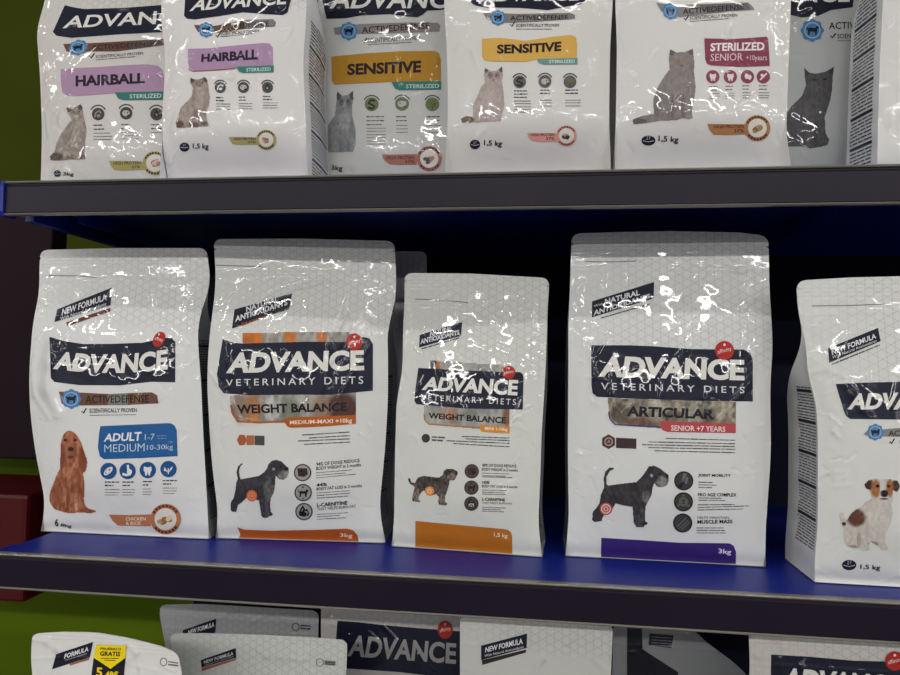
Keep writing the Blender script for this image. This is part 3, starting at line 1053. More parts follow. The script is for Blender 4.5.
sil = k6((215, 88), (222, 95), (205, 112), (196, 140), (203, 185), (208, 197), (260, 188), (330, 175), (365, 150), (385, 125), (395, 95), (420, 72), (450, 66), (485, 78), (510, 105), (530, 120), (533, 150), (520, 185), (495, 202), (465, 195), (445, 175), (440, 210), (438, 250), (430, 290), (412, 320), (405, 360), (410, 415), (425, 432), (420, 442), (400, 445), (395, 455), (360, 458), (348, 445), (340, 400), (330, 340), (300, 330), (250, 318), (220, 350), (190, 370), (182, 400), (180, 415), (150, 418), (140, 400), (142, 350), (160, 325), (172, 270), (178, 220), (188, 195), (180, 150), (190, 110))
b.picture('dog_picture', sil, furf((66, 64, 68), B(k6, [(500, 170, 38, 34, (156, 154, 152), .9), (470, 110, 34, 30, (64, 62, 66), .7), (425, 100, 22, 36, (58, 56, 62), .7), (430, 128, 10, 10, (170, 168, 166), .8),
    (522, 125, 12, 10, (30, 30, 34), 1), (478, 112, 7, 6, (24, 24, 28), 1), (395, 270, 36, 70, (128, 124, 124), .6), (385, 400, 14, 70, (110, 106, 106), .6), (350, 390, 12, 60, (82, 80, 84), .7), (165, 370, 24, 40, (60, 58, 64), .7), (260, 230, 70, 30, (74, 72, 76), .6)]), 13, 12), round_=0, d=.5)
dd = b.disc('orange_disc', (252, 495.7), 5.3, 5.7, (226, 104, 52), 3)
b.disc('disc_centre', (252, 495.7), 3.6, 3.9, (222, 150, 116), 4, dd)
b.disc('disc_ring', (252, 495.7), 2.4, 2.6, (214, 112, 70), 5, dd, inner=.6)
b.icons([(302.7, 472.5), (303.3, 492.5), (304.1, 511.5)], 8.7, (184, 182, 178), ['face', 'dog', 'flame'], ring=(70, 66, 70))
b.text('claim_text', '94% OF DOGS REDUCE', [(316.3, 462.4), (359.6, 458.7), (359.6, 462), (316.3, 466)], INK, 2, bold=.015)
b.text('claim_text', 'BODY WEIGHT in 2 months', [(316.3, 466.9), (361, 462.9), (361, 466.2), (316.3, 470.2)], INK, 2, bold=.015)
b.lines('fine_print', [(316, 472.8, 352, 469.8), (316, 475.4, 346, 472.9), (316, 478, 356, 474)], .9, (110, 108, 110), 2)
b.text('claim_text', '44%', [(316.4, 483.2), (327.2, 482.6), (327.2, 486), (316.4, 486.8)], INK, 2, bold=.03)
b.text('claim_text', 'BODY FAT LOSS in 2 months', [(316.6, 487.4), (362, 483.8), (362, 486.9), (316.6, 490.6)], INK, 2, bold=.015)
b.lines('fine_print', [(316.6, 493, 350, 490.5), (316.6, 495.6, 350, 493), (316.6, 498.1, 348, 496)], .9, (110, 108, 110), 2)
b.text('claim_text', 'L-CARNITINE', [(317, 503, ), (347.4, 500.8), (347.4, 504.6), (317, 507)], INK, 2, bold=.03)
b.text('claim_text', 'THAT HELPS BURN FAT', [(317, 507.6), (356, 504.7), (356, 507.6), (317, 510.6)], (70, 68, 74), 2, bold=.004)
b.lines('fine_print', [(317, 514.4, 348, 512.6), (317, 516.8, 340, 515.2), (317, 519.2, 346, 517.6)], .9, (110, 108, 110), 2)
p = b.poly('foot_band', [(237.4, 527), (244, 529.5), (270, 530.6), (310, 529.9), (347, 528.6), (353, 530), (357.5, 535), (359, 543.2), (310, 543.4), (238, 541), (240.5, 534)], (208, 100, 36), 2)
b.text('weight_text', '3kg', [(340, 533), (352.6, 533.6), (352.6, 538.6), (340, 538)], (244, 224, 206), 3, p, bold=.02)
b.side_print(1, 0.05, 0.55, (40, 42, 48), bars=5)

# --- dachshund bag, small
k1, k2, k3 = crop(390, 265, 5.294), crop(390, 350, 5.294), crop(390, 440, 5.194)
b = Bag('small slim white bag with orange foot and little dachshund', 0.0, GM, baseL=(391, 547), baseR=(542.5, 558),
        L=[(404, 274), (405, 299), (403, 327), (403, 359), (401, 384), (396.6, 395), (395.7, 431), (395, 459), (394, 527), (391, 546.5)],
        R=[(549.6, 279), (548, 291), (547, 331), (545, 378), (541, 441), (541, 459), (538, 527), (543, 557.5)],
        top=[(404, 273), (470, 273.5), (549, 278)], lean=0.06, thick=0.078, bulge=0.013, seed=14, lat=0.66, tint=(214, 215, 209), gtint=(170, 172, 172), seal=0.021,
        creases=[(k1((200, 345), (265, 500)), 0.0018, 0.0017), (k2((240, 0), (265, 110), (310, 290), (300, 400)), 0.0020, 0.0019), (k2((425, 210), (410, 330)), .0018, .0015), (k2((640, 400), (700, 270)), .0016, .0014)])
b.tear_line([(415, 299), (440, 300), (468, 302.5)])
b.picture('photo_panel', k2((215, 55), (400, 68), (590, 80), (635, 110), (635, 440), (480, 420), (200, 390), (182, 360), (180, 300), (215, 100)),
          furf((176, 174, 168), B(k2, [(235, 80, 20, 40, (90, 88, 90), .8), (330, 350, 26, 40, (196, 136, 104), .9), (255, 90, 12, 30, (214, 120, 70), .8), (620, 350, 22, 50, (140, 96, 72), .9), (420, 340, 40, 30, (130, 134, 120), .7), (280, 340, 20, 30, (210, 160, 130), .8)]), 24, 8, .25, .1), 1, round_=0, d=.9)
b.tag(k1((157, 370), (382, 302), (377, 375), (155, 437)), [('NATURAL', k1((215, 353), (328, 322), (328, 348), (213, 380)), .03), ('ANTIOXIDANTS', k1((163, 392), (366, 343), (368, 367), (161, 421)), .03)],
      line=[k1((168, 444))[0] + k1((365, 386))[0]])
b.banner(k2((150, 95), (400, 108), (590, 116), (690, 117), (703, 128), (707, 145), (703, 315), (400, 310), (140, 287), (130, 270), (133, 220)),
         k2((190, 142), (680, 158), (674, 242), (167, 212)), k2((166, 235), (668, 260), (666, 292), (165, 264)))
b.stroke('slash_mark', k2((158, 172), (178, 132)), 1.1, (215, 215, 215), 3)
b.stroke('slash_mark', k2((680, 302), (694, 258)), 1.1, (215, 215, 215), 3)
b.red_seal(k2((630, 118))[0], 6.4, 6.6)
b.text('product_lettering', 'WEIGHT BALANCE', k2((205, 332), (615, 355), (612, 390), (205, 362)), (36, 34, 44), 3, bold=.034, res=3)
p = b.poly('size_bar', k2((480, 396), (560, 402), (633, 405), (633, 440), (560, 438), (485, 432), (476, 415)), (216, 142, 46), 3)
b.text('lettering', 'MINI 1-10kg', k2((503, 406), (622, 412), (622, 434), (503, 428)), (246, 236, 220), 4, p, bold=.02)
b.stroke('colour_line', k2((181, 340), (184, 368), (205, 392), (330, 402), (485, 410)), 1.2, (212, 138, 46), 3)
b.lines('fine_print', [k2((380, 457))[0] + k2((633, 466))[0], k2((400, 470))[0] + k2((633, 479))[0], k2((300, 480))[0] + k2((633, 494))[0], k2((335, 495))[0] + k2((633, 512))[0]], 1.2, (86, 84, 88), 2)
b.disc('award_badge', k2((190, 467))[0], 4.2, 4.4, (66, 64, 66), 2)
b.lines('award_text', [k2((222, 460))[0] + k2((292, 464))[0], k2((222, 476))[0] + k2((280, 480))[0]], 2.0, (96, 94, 96), 2)
sil = k3((95, 195), (105, 200), (112, 220), (130, 222), (145, 195), (175, 185), (220, 192), (255, 195), (275, 180), (280, 160), (295, 150), (325, 150), (350, 162), (353, 175), (345, 190), (335, 208), (320, 210), (310, 205), (308, 230), (295, 270), (288, 290), (285, 315), (300, 335), (285, 340), (255, 335), (250, 320), (255, 295), (240, 280), (210, 290), (175, 262), (160, 275), (150, 295), (148, 310), (162, 318), (150, 323), (118, 318), (115, 300), (122, 270), (128, 245), (120, 235), (105, 230), (95, 210))
b.picture('dog_picture', sil, furf((84, 76, 72), B(k3, [(320, 190, 24, 16, (150, 132, 116), .8), (300, 165, 16, 18, (58, 52, 50), .7), (348, 168, 7, 6, (28, 26, 26), 1), (312, 165, 5, 4, (24, 22, 22), 1), (135, 290, 18, 40, (150, 132, 116), .7), (275, 310, 18, 30, (150, 134, 118), .7), (220, 215, 50, 16, (66, 60, 60), .6)]), 30, 15, .6, .3), round_=0, d=.5)
dd = b.disc('orange_disc', k3((206, 265))[0], 4.6, 4.7, (216, 140, 70), 3)
b.disc('disc_ring', k3((206, 265))[0], 2.4, 2.5, (232, 190, 140), 4, dd, inner=.5)
b.icons(k3((425, 162), (423, 247), (423, 330)), 7.2, (92, 78, 74), ['face', 'dog', 'flame'], ring=(66, 56, 54), gcol=(210, 205, 200))
b.text('claim_text', '80% OF DOGS REDUCE', k3((480, 122), (656, 128), (656, 143), (480, 138)), INK, 2, bold=.015)
b.text('claim_text', 'BODY WEIGHT in 2 months', k3((478, 144), (664, 150), (664, 164), (478, 159)), INK, 2, bold=.015)
b.lines('fine_print', [k3((478, 172))[0] + k3((620, 176))[0], k3((478, 184))[0] + k3((600, 188))[0], k3((478, 191))[0] + k3((636, 195))[0]], .9, (110, 108, 110), 2)
b.text('claim_text', '10%', k3((480, 212), (518, 213), (518, 228), (480, 227)), INK, 2, bold=.03)
b.text('claim_text', 'BODY FAT LOSS in 2 months', k3((478, 231), (662, 237), (662, 250), (478, 246)), INK, 2, bold=.015)
b.lines('fine_print', [k3((478, 259))[0] + k3((606, 263))[0], k3((478, 270))[0] + k3((596, 274))[0], k3((478, 280))[0] + k3((600, 283))[0]], .9, (110, 108, 110), 2)
b.text('claim_text', 'L-CARNITINE', k3((478, 299), (598, 303), (598, 319), (478, 315)), INK, 2, bold=.03)
b.text('claim_text', 'THAT HELPS BURN FAT', k3((478, 320), (636, 325), (636, 335), (478, 331)), (90, 88, 92), 2, bold=.004)
b.lines('fine_print', [k3((478, 349))[0] + k3((600, 353))[0], k3((478, 359))[0] + k3((580, 363))[0], k3((478, 369))[0] + k3((592, 373))[0]], .9, (110, 108, 110), 2)
p = b.poly('foot_band', k3((132, 420), (360, 441), (590, 462), (612, 466), (628, 478), (634, 500), (635, 600), (400, 578), (132, 556)), (206, 124, 34), 2)
b.text('weight_text', '1,5 kg', k3((540, 480), (612, 487), (610, 514), (540, 506)), (244, 226, 200), 3, p, bold=.015)
b.side_print(1, 0.06, 0.5, (44, 44, 50))

# --- schnauzer bag with the purple foot
k1, k2, k3 = crop(560, 225, 6.136), crop(660, 225, 5.625), crop(560, 335, 4.286)
k4, k5 = crop(560, 450, 5.625), crop(660, 450, 5.625)
b = Bag('tall white joint care bag with purple foot and schnauzer', 0.0, GM, baseL=(565, 557), baseR=(766, 568),
        L=[(572, 238), (571, 249), (570, 290), (568, 329), (568.5, 349), (568, 428), (568, 468), (569, 521), (565, 557)],
        R=[(768.5, 241), (769, 260), (769, 278), (773, 340), (770, 382), (771, 450), (765, 539), (766, 567)],
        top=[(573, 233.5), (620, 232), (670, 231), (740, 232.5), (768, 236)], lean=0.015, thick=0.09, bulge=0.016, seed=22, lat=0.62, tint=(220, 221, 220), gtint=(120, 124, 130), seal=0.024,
        creases=[(k2((275, 240), (150, 420), (115, 510)), .0022, .0020), (k2((205, 460), (130, 550)), .0016, .0014), (k2((320, 540), (280, 590), (210, 640)), .0020, .0017), (k2((565, 385), (460, 480)), .0016, .0014),
                 (k3((590, 0), (540, 70), (450, 170), (430, 270)), .0018, .0016), (k3((830, 180), (760, 270), (660, 390)), .0017, .0016), (k3((120, 50), (145, 170), (160, 300)), .0018, .0016), (k2((380, 240), (425, 260), (475, 255)), .0018, .0017),
                 (k3((200, 180), (215, 250), (210, 340)), .0016, .0014), (k3((640, 240), (620, 300), (612, 380)), .0018, .0016)])
b.tear_line([(585, 261.5), (610, 262), (636, 261)])
b.picture('photo_panel', k3((205, 270), (752, 286), (752, 420), (430, 400), (245, 384), (222, 372), (210, 345)),
          furf((150, 140, 122), B(k3, [(260, 340, 40, 40, (96, 84, 70), .8), (340, 375, 60, 20, (120, 84, 76), .8), (420, 310, 50, 30, (196, 190, 176), .7), (560, 330, 40, 40, (176, 172, 156), .7), (700, 320, 50, 40, (186, 178, 160), .8), (640, 350, 30, 40, (110, 104, 90), .7), (480, 350, 30, 25, (120, 110, 90), .8)]), 46, 9, .3, .2), 1, round_=0, d=.8)
b.tag(k1((197, 468), (577, 350), (575, 450), (195, 567)), [('With', k1((207, 492), (266, 474), (266, 488), (207, 506)), 0.0), ('NATURAL', k1((275, 455), (488, 396), (490, 430), (275, 488)), .03), ('ANTIOXIDANTS', k1((207, 524), (552, 420), (553, 448), (205, 558)), .03)],
      line=[k1((250, 572))[0] + k1((552, 484))[0]])
b.banner(k3((133, 44), (300, 44), (400, 48), (560, 60), (700, 62), (785, 62), (815, 75), (826, 110), (826, 285), (600, 282), (300, 272), (160, 265), (140, 250), (135, 220)),
         k3((182, 88), (790, 106), (790, 196), (163, 180)), k3((176, 204), (790, 222), (790, 250), (176, 234)), bold=0.045)
b.red_seal(k3((704, 66))[0], 9.5, 9.5)
b.text('product_lettering', 'ARTICULAR', k3((288, 303), (662, 318), (660, 362), (285, 348)), (40, 36, 50), 3, bold=.04, res=3)
p = b.poly('age_bar', k3((428, 368), (600, 374), (752, 380), (752, 420), (600, 418), (460, 415), (440, 408), (428, 390)), (212, 84, 92), 3)
b.text('lettering', 'SENIOR +7 YEARS', k3((475, 386), (708, 392), (708, 415), (475, 410)), (242, 222, 222), 4, p, bold=.018)
b.stroke('colour_line', k3((208, 330), (214, 360), (235, 383), (330, 390), (432, 394)), 1.3, (86, 60, 140), 3)
hb = b.poly('award_badge', [(k3((208, 457))[0][0] + 7.4 * math.cos(a + .52), k3((208, 457))[0][1] + 7.4 * math.sin(a + .52)) for a in np.arange(0, 6.2, 1.047)], (92, 66, 60), 2)
b.disc('badge_ring', k3((208, 457))[0], 4.3, 4.3, (196, 178, 166), 3, hb, inner=.72)
b.stroke('badge_mark', k3((204, 462), (208, 452), (214, 460)), 1.2, (196, 178, 166), 3, hb)
b.poly('award_box', k3((240, 440), (327, 444), (327, 488), (240, 484)), (70, 48, 52), 2)
b.lines('fine_print', [k3((x, y))[0] + k3((750, y + 8))[0] for x, y in ((452, 443), (380, 458), (352, 470), (378, 482), (405, 496))], 1.3, (100, 98, 100), 2)
sil = k4((300, 98), (305, 105), (280, 118), (262, 150), (262, 190), (270, 200), (340, 190), (430, 180), (460, 150), (485, 115), (500, 92), (530, 88), (565, 105), (590, 125), (610, 140), (612, 170), (600, 200), (570, 210), (545, 205), (530, 185), (520, 215), (515, 250), (495, 290), (480, 320), (478, 400), (495, 410), (490, 420), (475, 422), (470, 435), (430, 433), (415, 410), (408, 320), (360, 312), (312, 300), (290, 340), (250, 362), (238, 380), (235, 400), (195, 405), (180, 395), (185, 345), (205, 325), (222, 300), (230, 250), (248, 210), (245, 160), (255, 120), (275, 100))
b.picture('dog_picture', sil, furf((64, 62, 66), B(k4, [(578, 178, 34, 30, (150, 148, 146), .85), (545, 120, 34, 24, (66, 64, 66), .7), (503, 120, 20, 30, (54, 52, 56), .7), (515, 142, 8, 9, (186, 184, 182), .9), (604, 150, 9, 9, (30, 30, 32), 1), (560, 135, 6, 5, (22, 22, 24), 1),
    (485, 265, 22, 40, (138, 134, 132), .7), (455, 380, 14, 60, (108, 104, 104), .6), (425, 370, 10, 50, (76, 74, 76), .7), (210, 370, 24, 34, (70, 66, 66), .7), (360, 240, 80, 40, (70, 68, 70), .6)]), 13, 18), round_=0, d=.5)
dd = b.disc('red_disc', k4((258, 330))[0], 6.3, 6.3, (206, 82, 86), 3)
b.disc('disc_centre', k4((258, 330))[0], 5.0, 5.0, (232, 190, 186), 4, dd)
b.disc('disc_ring', k4((258, 330))[0], 3.6, 3.6, (206, 96, 96), 5, dd, inner=.68)
b.disc('disc_dot', k4((258, 330))[0], 1.3, 1.3, (196, 80, 84), 5, dd)
b.icons(k5((133, 173), (131, 291), (127, 410)), 9.6, (74, 72, 72), ['joint', 'cells', 'fibres'], ring=(46, 44, 46))
b.text('claim_text', 'JOINT MOBILITY', k5((215, 133), (398, 136), (398, 156), (215, 155)), INK, 2, bold=.025)
b.lines('fine_print', [k5((x0, y))[0] + k5((x1, y + 3))[0] for x0, x1, y in ((215, 295, 180), (215, 320, 195), (215, 292, 209))], 1.1, (96, 94, 98), 2)
b.text('claim_text', 'PRO AGE COMPLEX', k5((213, 241), (430, 242), (430, 262), (213, 260)), INK, 2, bold=.025)
b.lines('fine_print', [k5((x0, y))[0] + k5((x1, y2))[0] for x0, x1, y, y2 in ((215, 350, 269, 271), (215, 372, 282, 284), (212, 420, 308, 306), (212, 500, 323, 314), (212, 470, 337, 331))], 1.1, (104, 102, 106), 2)
b.text('claim_text', 'HELPS MAINTAIN', k5((210, 372), (388, 374), (388, 388), (210, 387)), (84, 82, 88), 2, bold=.0)
b.text('claim_text', 'MUSCLE MASS', k5((210, 394), (407, 391), (407, 412), (210, 415)), INK, 2, bold=.03)
b.lines('fine_print', [k5((x0, y))[0] + k5((x1, y))[0] for x0, x1, y in ((205, 358, 438), (205, 364, 452), (205, 368, 466))], 1.1, (104, 102, 106), 2)
p = b.poly('foot_band', k4((232, 493), (450, 506), (675, 521), (942, 524)) + k5((395, 526), (415, 540), (427, 572), (426, 640)) + k4((600, 632), (400, 624), (230, 612)), (66, 44, 132), 2)
b.text('weight_text', '3kg', k5((328, 553), (400, 560), (398, 594), (328, 588)), (224, 216, 236), 3, p, bold=.02)
b.side_print(-1, 0.06, 0.6, (40, 42, 50), bars=5)

# --- terrier bag cut by the right edge
k1, k2, k3 = crop(785, 270, 5.625), crop(785, 370, 6.136), crop(785, 470, 5.625)
b = Bag('white bag with sitting brown and white terrier, nearest the shelf edge', 0.0, GM, baseL=(815, 583), baseR=(900, 588),
        L=[(796.5, 282), (797, 293), (799, 313), (806, 337), (808, 377), (816, 394), (818, 430), (818, 468), (818, 523), (814, 570), (815, 583)],
        R=[(985, 280), (985, 400), (980, 520), (984, 592)], top=[(797, 280.5), (850, 277.5), (985, 274)], lean=0.02, thick=0.085, bulge=0.013, seed=31, lat=0.62, tint=(218, 219, 216), gtint=(232, 233, 232), seal=0.021, pinch=0.002,
        creases=[(k1((130, 580), (240, 560), (330, 600)), .0018, .0015), (k2((370, 90), (410, 150), (470, 240), (520, 290)), .0022, .0018), (k2((690, 70), (660, 220), (700, 350)), .0020, .0016), (k2((310, 310), (300, 380), (325, 410)), .0014, .0014), (k3((180, 560), (260, 600)), .0014, .0012), (k3((640, 590), (500, 640)), .0018, .0014)])
b.tear_line([(812, 306), (850, 305.5), (885, 304)])
b.tag(k1((242, 440), (522, 325), (537, 400), (248, 522)), [('NEW FORMULA', k1((258, 448), (508, 355), (512, 384), (265, 480)), .025), ('With Natural Antioxidants', k1((265, 484), (512, 390), (514, 404), (266, 500)), .002)],
      line=[k1((264, 530))[0] + k1((532, 422))[0]])
b.banner([(835.5, 383.9), (865, 382.6), (900, 381.7), (950, 380), (962, 384), (962, 420), (900, 419.5), (850.2, 418.9), (846, 416), (843.7, 411)], [(851.5, 393.5), (955, 391), (955, 410), (847, 409.5)], bold=.04)
b.red_seal((950, 382), 6.5, 6.5)
b.defense(k2((480, 395), (500, 375), (620, 362), (700, 355), (1000, 350), (1020, 400), (700, 410), (510, 405)), (158, 156, 154), k2((632, 372), (1000, 360), (1000, 395), (632, 405)), (875, 432), 8, k2((700, 430), (980, 425), (980, 445), (700, 450)), [(899, 447, 945, 446)], k2((655, 438))[0])
p = b.poly('variety_panel', [(905, 462), (958, 460), (962, 466), (962, 494), (910, 497), (905, 490)], (40, 112, 178), 2)
b.text('lettering', 'ADULT', [(909, 468), (940, 467), (940, 477), (909, 478)], (232, 234, 236), 3, p, bold=.03)
sil = k3((445, 80), (470, 57), (505, 48), (540, 50), (595, 52), (630, 60), (647, 90), (630, 125), (607, 112), (606, 165), (597, 190), (605, 240), (590, 310), (565, 360), (560, 410), (580, 440), (570, 452), (545, 450), (525, 428), (475, 400), (470, 425), (475, 450), (440, 458), (420, 440), (385, 440), (345, 425), (330, 390), (330, 330), (318, 302), (305, 262), (308, 240), (325, 238), (332, 262), (345, 285), (370, 245), (400, 220), (430, 205), (450, 180), (490, 160), (480, 130), (474, 110), (455, 104))
b.picture('dog_picture', sil, furf((222, 216, 208), B(k3, [(465, 85, 30, 30, (70, 44, 36), 1), (625, 88, 26, 34, (74, 46, 38), 1), (508, 105, 26, 46, (176, 112, 66), 1), (588, 100, 20, 48, (170, 106, 62), 1), (545, 90, 12, 50, (232, 226, 220), .9), (520, 90, 10, 8, (26, 20, 20), 1), (582, 91, 9, 8, (26, 20, 20), 1), (558, 132, 21, 18, (28, 24, 26), 1), (556, 162, 24, 4, (60, 44, 42), .9),
    (398, 268, 50, 46, (104, 64, 52), 1), (330, 303, 12, 10, (70, 46, 40), .9), (415, 390, 12, 40, (188, 160, 144), .7), (495, 415, 30, 14, (150, 126, 112), .7), (380, 430, 36, 8, (150, 130, 118), .6), (460, 330, 10, 60, (196, 186, 178), .5)]), 12, 25), round_=0, d=.5)
b.weight('1,5 kg', k3((422, 530), (535, 535), (533, 570), (422, 562)), badge=k3((360, 534))[0], br=7.2, bry=5.2)
b.side_print(-1, 0.10, 0.64, (52, 52, 58), t0=.05, t1=.66, bars=5)

# --- the grey bag behind the two weight bags
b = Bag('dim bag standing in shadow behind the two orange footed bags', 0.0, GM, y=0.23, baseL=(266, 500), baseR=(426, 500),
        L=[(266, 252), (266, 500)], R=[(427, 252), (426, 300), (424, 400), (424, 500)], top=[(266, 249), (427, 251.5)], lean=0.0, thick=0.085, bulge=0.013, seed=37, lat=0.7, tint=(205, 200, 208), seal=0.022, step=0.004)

# ---------------------------------------------------------------- upper shelf
# --- hairball, large
k1, k2 = crop(30, 0, 6), crop(30, 80, 6)
b = Bag('large white hairball bag with purple panel, far left on the upper shelf', H, GT, y=0.14, baseL=(41, 175), baseR=(200, 175),
        L=[(47, -20), (45, 5), (36, 27), (40, 73), (42, 130), (41, 175)], R=[(205, -40), (200, 40), (200, 175)], ht=0.395, lean=0.01, thick=0.09, bulge=0.016, seed=41, lat=0.70, tint=(214, 211, 206),
        creases=[(k2((215, 180), (275, 245)), .0020, .0018), (k2((280, 280), (230, 380), (200, 460), (140, 570)), .0026, .0022), (k2((180, 215), (195, 265)), .0036, .0026), (k1((780, 270), (700, 380)), .0018, .0018), (k1((700, 450), (680, 490)), .0016, .0015), (k2((95, 200), (110, 350)), .0016, .0014)])
b.banner(k1((210, 32), (270, 46), (330, 55), (560, 48), (800, 30), (1000, 14), (1000, 170), (778, 195), (560, 205), (250, 228), (160, 215), (138, 192)), k1((228, 98), (960, 55), (960, 138), (195, 172)), bold=.02)
b.defense(k1((200, 265), (450, 255), (780, 235), (960, 222), (960, 255), (780, 275), (520, 310), (220, 310)), (122, 84, 72), k1((370, 272), (745, 250), (745, 276), (370, 304)), k1((290, 286))[0], 9, k1((395, 332), (680, 310), (680, 328), (395, 350)), [k1((395, 360))[0] + k1((635, 340))[0]], k1((372, 336))[0], ry=7.5, tilt=.15, ink=(60, 44, 42), bands=[(k1((600, 252), (770, 238), (770, 272), (600, 296)), (110, 98, 94))])
p = b.poly('variety_panel', k1((185, 415), (310, 407), (430, 402), (560, 392), (700, 386), (770, 395), (795, 420), (805, 470), (805, 552), (510, 560), (290, 577), (225, 575), (195, 555), (187, 500)), (204, 166, 200), 2)
b.text('lettering', 'HAIRBALL', k1((275, 455), (690, 438), (690, 500), (275, 520)), (40, 32, 58), 3, p, bold=.042, res=3)
p = b.poly('range_bar', k1((510, 555), (805, 549), (805, 600), (560, 602), (530, 592)), (62, 140, 122), 3)
b.text('lettering', 'STERILIZED', k1((600, 568), (790, 562), (790, 588), (600, 592)), (206, 226, 220), 4, p, bold=.012)
sil = k2((218, 165), (240, 170), (275, 160), (305, 145), (315, 165), (318, 200), (330, 250), (340, 300), (330, 380), (325, 440), (335, 475), (300, 480), (240, 478), (180, 485), (125, 482), (120, 460), (150, 430), (160, 380), (190, 320), (225, 270), (250, 235), (228, 200))
b.picture('cat_picture', sil, furf((168, 154, 144), B(k2, [(232, 178, 16, 14, (92, 74, 68), 1), (304, 165, 14, 16, (92, 74, 68), 1), (282, 202, 20, 12, (120, 98, 90), .35), (280, 216, 14, 8, (206, 196, 188), .7), (200, 400, 40, 60, (188, 176, 166), .6), (262, 192, 5, 4, (40, 50, 70), .9), (296, 190, 5, 4, (40, 50, 70), .9), (155, 462, 40, 24, (96, 78, 72), 1), (250, 466, 30, 16, (112, 94, 86), .8), (320, 466, 22, 14, (112, 94, 86), .8), (290, 300, 28, 60, (190, 178, 168), .6)]), 22, 33), round_=0, d=.5)
b.icons(k2((410, 205), (578, 200), (760, 205)), 6.3, (86, 76, 78), ['white_cat', 'catface', 'drop'], gcol=(180, 170, 160))
b.arcs(k2((410, 200), (578, 195), (760, 200)), 8)
for x0, x1, y in ((382, 445, 272), (548, 605, 268), (728, 790, 268)):
    q = k2((x0, y), (x1, y))
    b.caption(q[0][0], q[1][0], q[0][1], [(q[0][1], .9), (q[0][1] + 4, 1)], [(q[0][1] + 8, 1.6), (q[0][1] + 11.2, 1.8), (q[0][1] + 14.2, 1.8)] if x0 < 700 else [(q[0][1] + 8, 1)], slope=-.02)
b.ingredient(k2((475, 485), (580, 486), (690, 490), (690, 540), (560, 545), (505, 540), (485, 515)), k2((750, 500))[0], 12, (198, 186, 112), [(206, 150, 130), (190, 120, 104), (222, 190, 170)], k2((502, 490), (665, 488), (665, 506), (502, 510)), k2((612, 516), (662, 514), (662, 530), (612, 532)), ink=(60, 54, 26))
b.weight('3kg', k2((200, 552), (265, 556), (262, 582), (198, 580)), badge=k2((165, 562))[0], br=3.6)

# --- hairball, small
k1, k2 = crop(155, 0, 5), crop(155, 80, 5)
b = Bag('small white hairball bag with purple panel, in front of the larger one', H, GT, y=0.04, baseL=(160, 172), baseR=(308, 172),
        L=[(163, -60), (161, 20), (166, 60), (163, 100), (160, 172)], R=[(309, -60), (306, 20), (303, 60), (305, 110), (308, 172)], ht=0.345, lean=0.015, thick=0.085, bulge=0.014, seed=47, tuck=(.022, .042), lat=0.68, tint=(226, 223, 222), gtint=(236, 236, 238), pinch=-.005,
        creases=[(k1((540, 245), (525, 320), (500, 390)), .0022, .0020), (k1((685, 140), (650, 210)), .0016, .0015), (k2((100, 180), (85, 250)), .0022, .0018), (k2((50, 400), (75, 420), (95, 370)), .0016, .0016), (k1((400, 340), (385, 390), (330, 385)), .0020, .0018)])
b.banner(k1((155, -60), (690, -75), (680, 0), (664, 62), (640, 76), (560, 72), (440, 62), (330, 80), (200, 98), (160, 94), (146, 80)), k1((205, -8), (660, -45), (655, 22), (172, 58)), bold=.025)
b.defense(k1((195, 125), (300, 130), (450, 100), (590, 96), (605, 112), (600, 132), (450, 145), (300, 165), (215, 160)), (124, 94, 80), k1((330, 120), (570, 105), (570, 130), (330, 150)), k1((257, 150))[0], 7.4, k1((330, 160), (520, 148), (520, 161), (330, 178)), [k1((330, 184))[0] + k1((490, 168))[0]], k1((316, 176))[0], bands=[(k1((450, 100), (590, 97), (603, 112), (598, 131), (450, 144)), (150, 146, 146))])
p = b.poly('variety_panel', k1((165, 245), (270, 242), (380, 230), (540, 215), (575, 219), (590, 240), (592, 332), (420, 340), (200, 355), (172, 342), (165, 310)), (202, 164, 202), 2)
b.text('lettering', 'HAIRBALL', k1((234, 272), (515, 246), (515, 298), (232, 312)), (40, 32, 58), 3, p, bold=.042, res=3)
p = b.poly('range_bar', k1((405, 334), (595, 328), (595, 362), (440, 366), (420, 358)), (66, 146, 132), 3)
b.text('lettering', 'STERILIZED', k1((458, 342), (580, 338), (580, 356), (458, 360)), (206, 228, 222), 4, p, bold=.01)
b.stroke('colour_line', k1((168, 345), (190, 357), (330, 350), (405, 342)), .9, (176, 118, 90), 3)
sil = k2((178, -10), (200, -2), (225, -4), (250, -15), (262, 0), (268, 40), (275, 90), (270, 130), (255, 160), (260, 200), (270, 230), (240, 235), (180, 238), (110, 240), (105, 215), (115, 180), (130, 140), (160, 110), (185, 80), (190, 40), (178, 15))
b.picture('cat_picture', sil, furf((176, 160, 152), B(k2, [(186, 2, 13, 12, (98, 76, 72), 1), (254, -2, 12, 13, (98, 76, 72), 1), (222, 22, 18, 14, (126, 102, 94), .35), (222, 40, 14, 9, (212, 202, 196), .8), (222, 30, 5, 4, (150, 100, 100), .9), (160, 160, 40, 50, (192, 178, 170), .5), (208, 14, 4, 4, (50, 60, 80), .9), (238, 14, 4, 4, (50, 60, 80), .9), (120, 222, 24, 18, (104, 82, 76), 1), (195, 226, 26, 14, (110, 90, 84), .9), (250, 222, 20, 14, (110, 90, 84), .9), (205, 170, 16, 22, (130, 106, 98), .6), (225, 100, 26, 50, (196, 184, 176), .6)]), 20, 35), round_=0, d=.5)
b.icons(k2((327, 38), (443, 38), (563, 38)), 5.6, (92, 90, 92), ['white_cat', 'catface', 'drop'])
b.arcs(k2((327, 36), (443, 36), (563, 36)), 6.8)
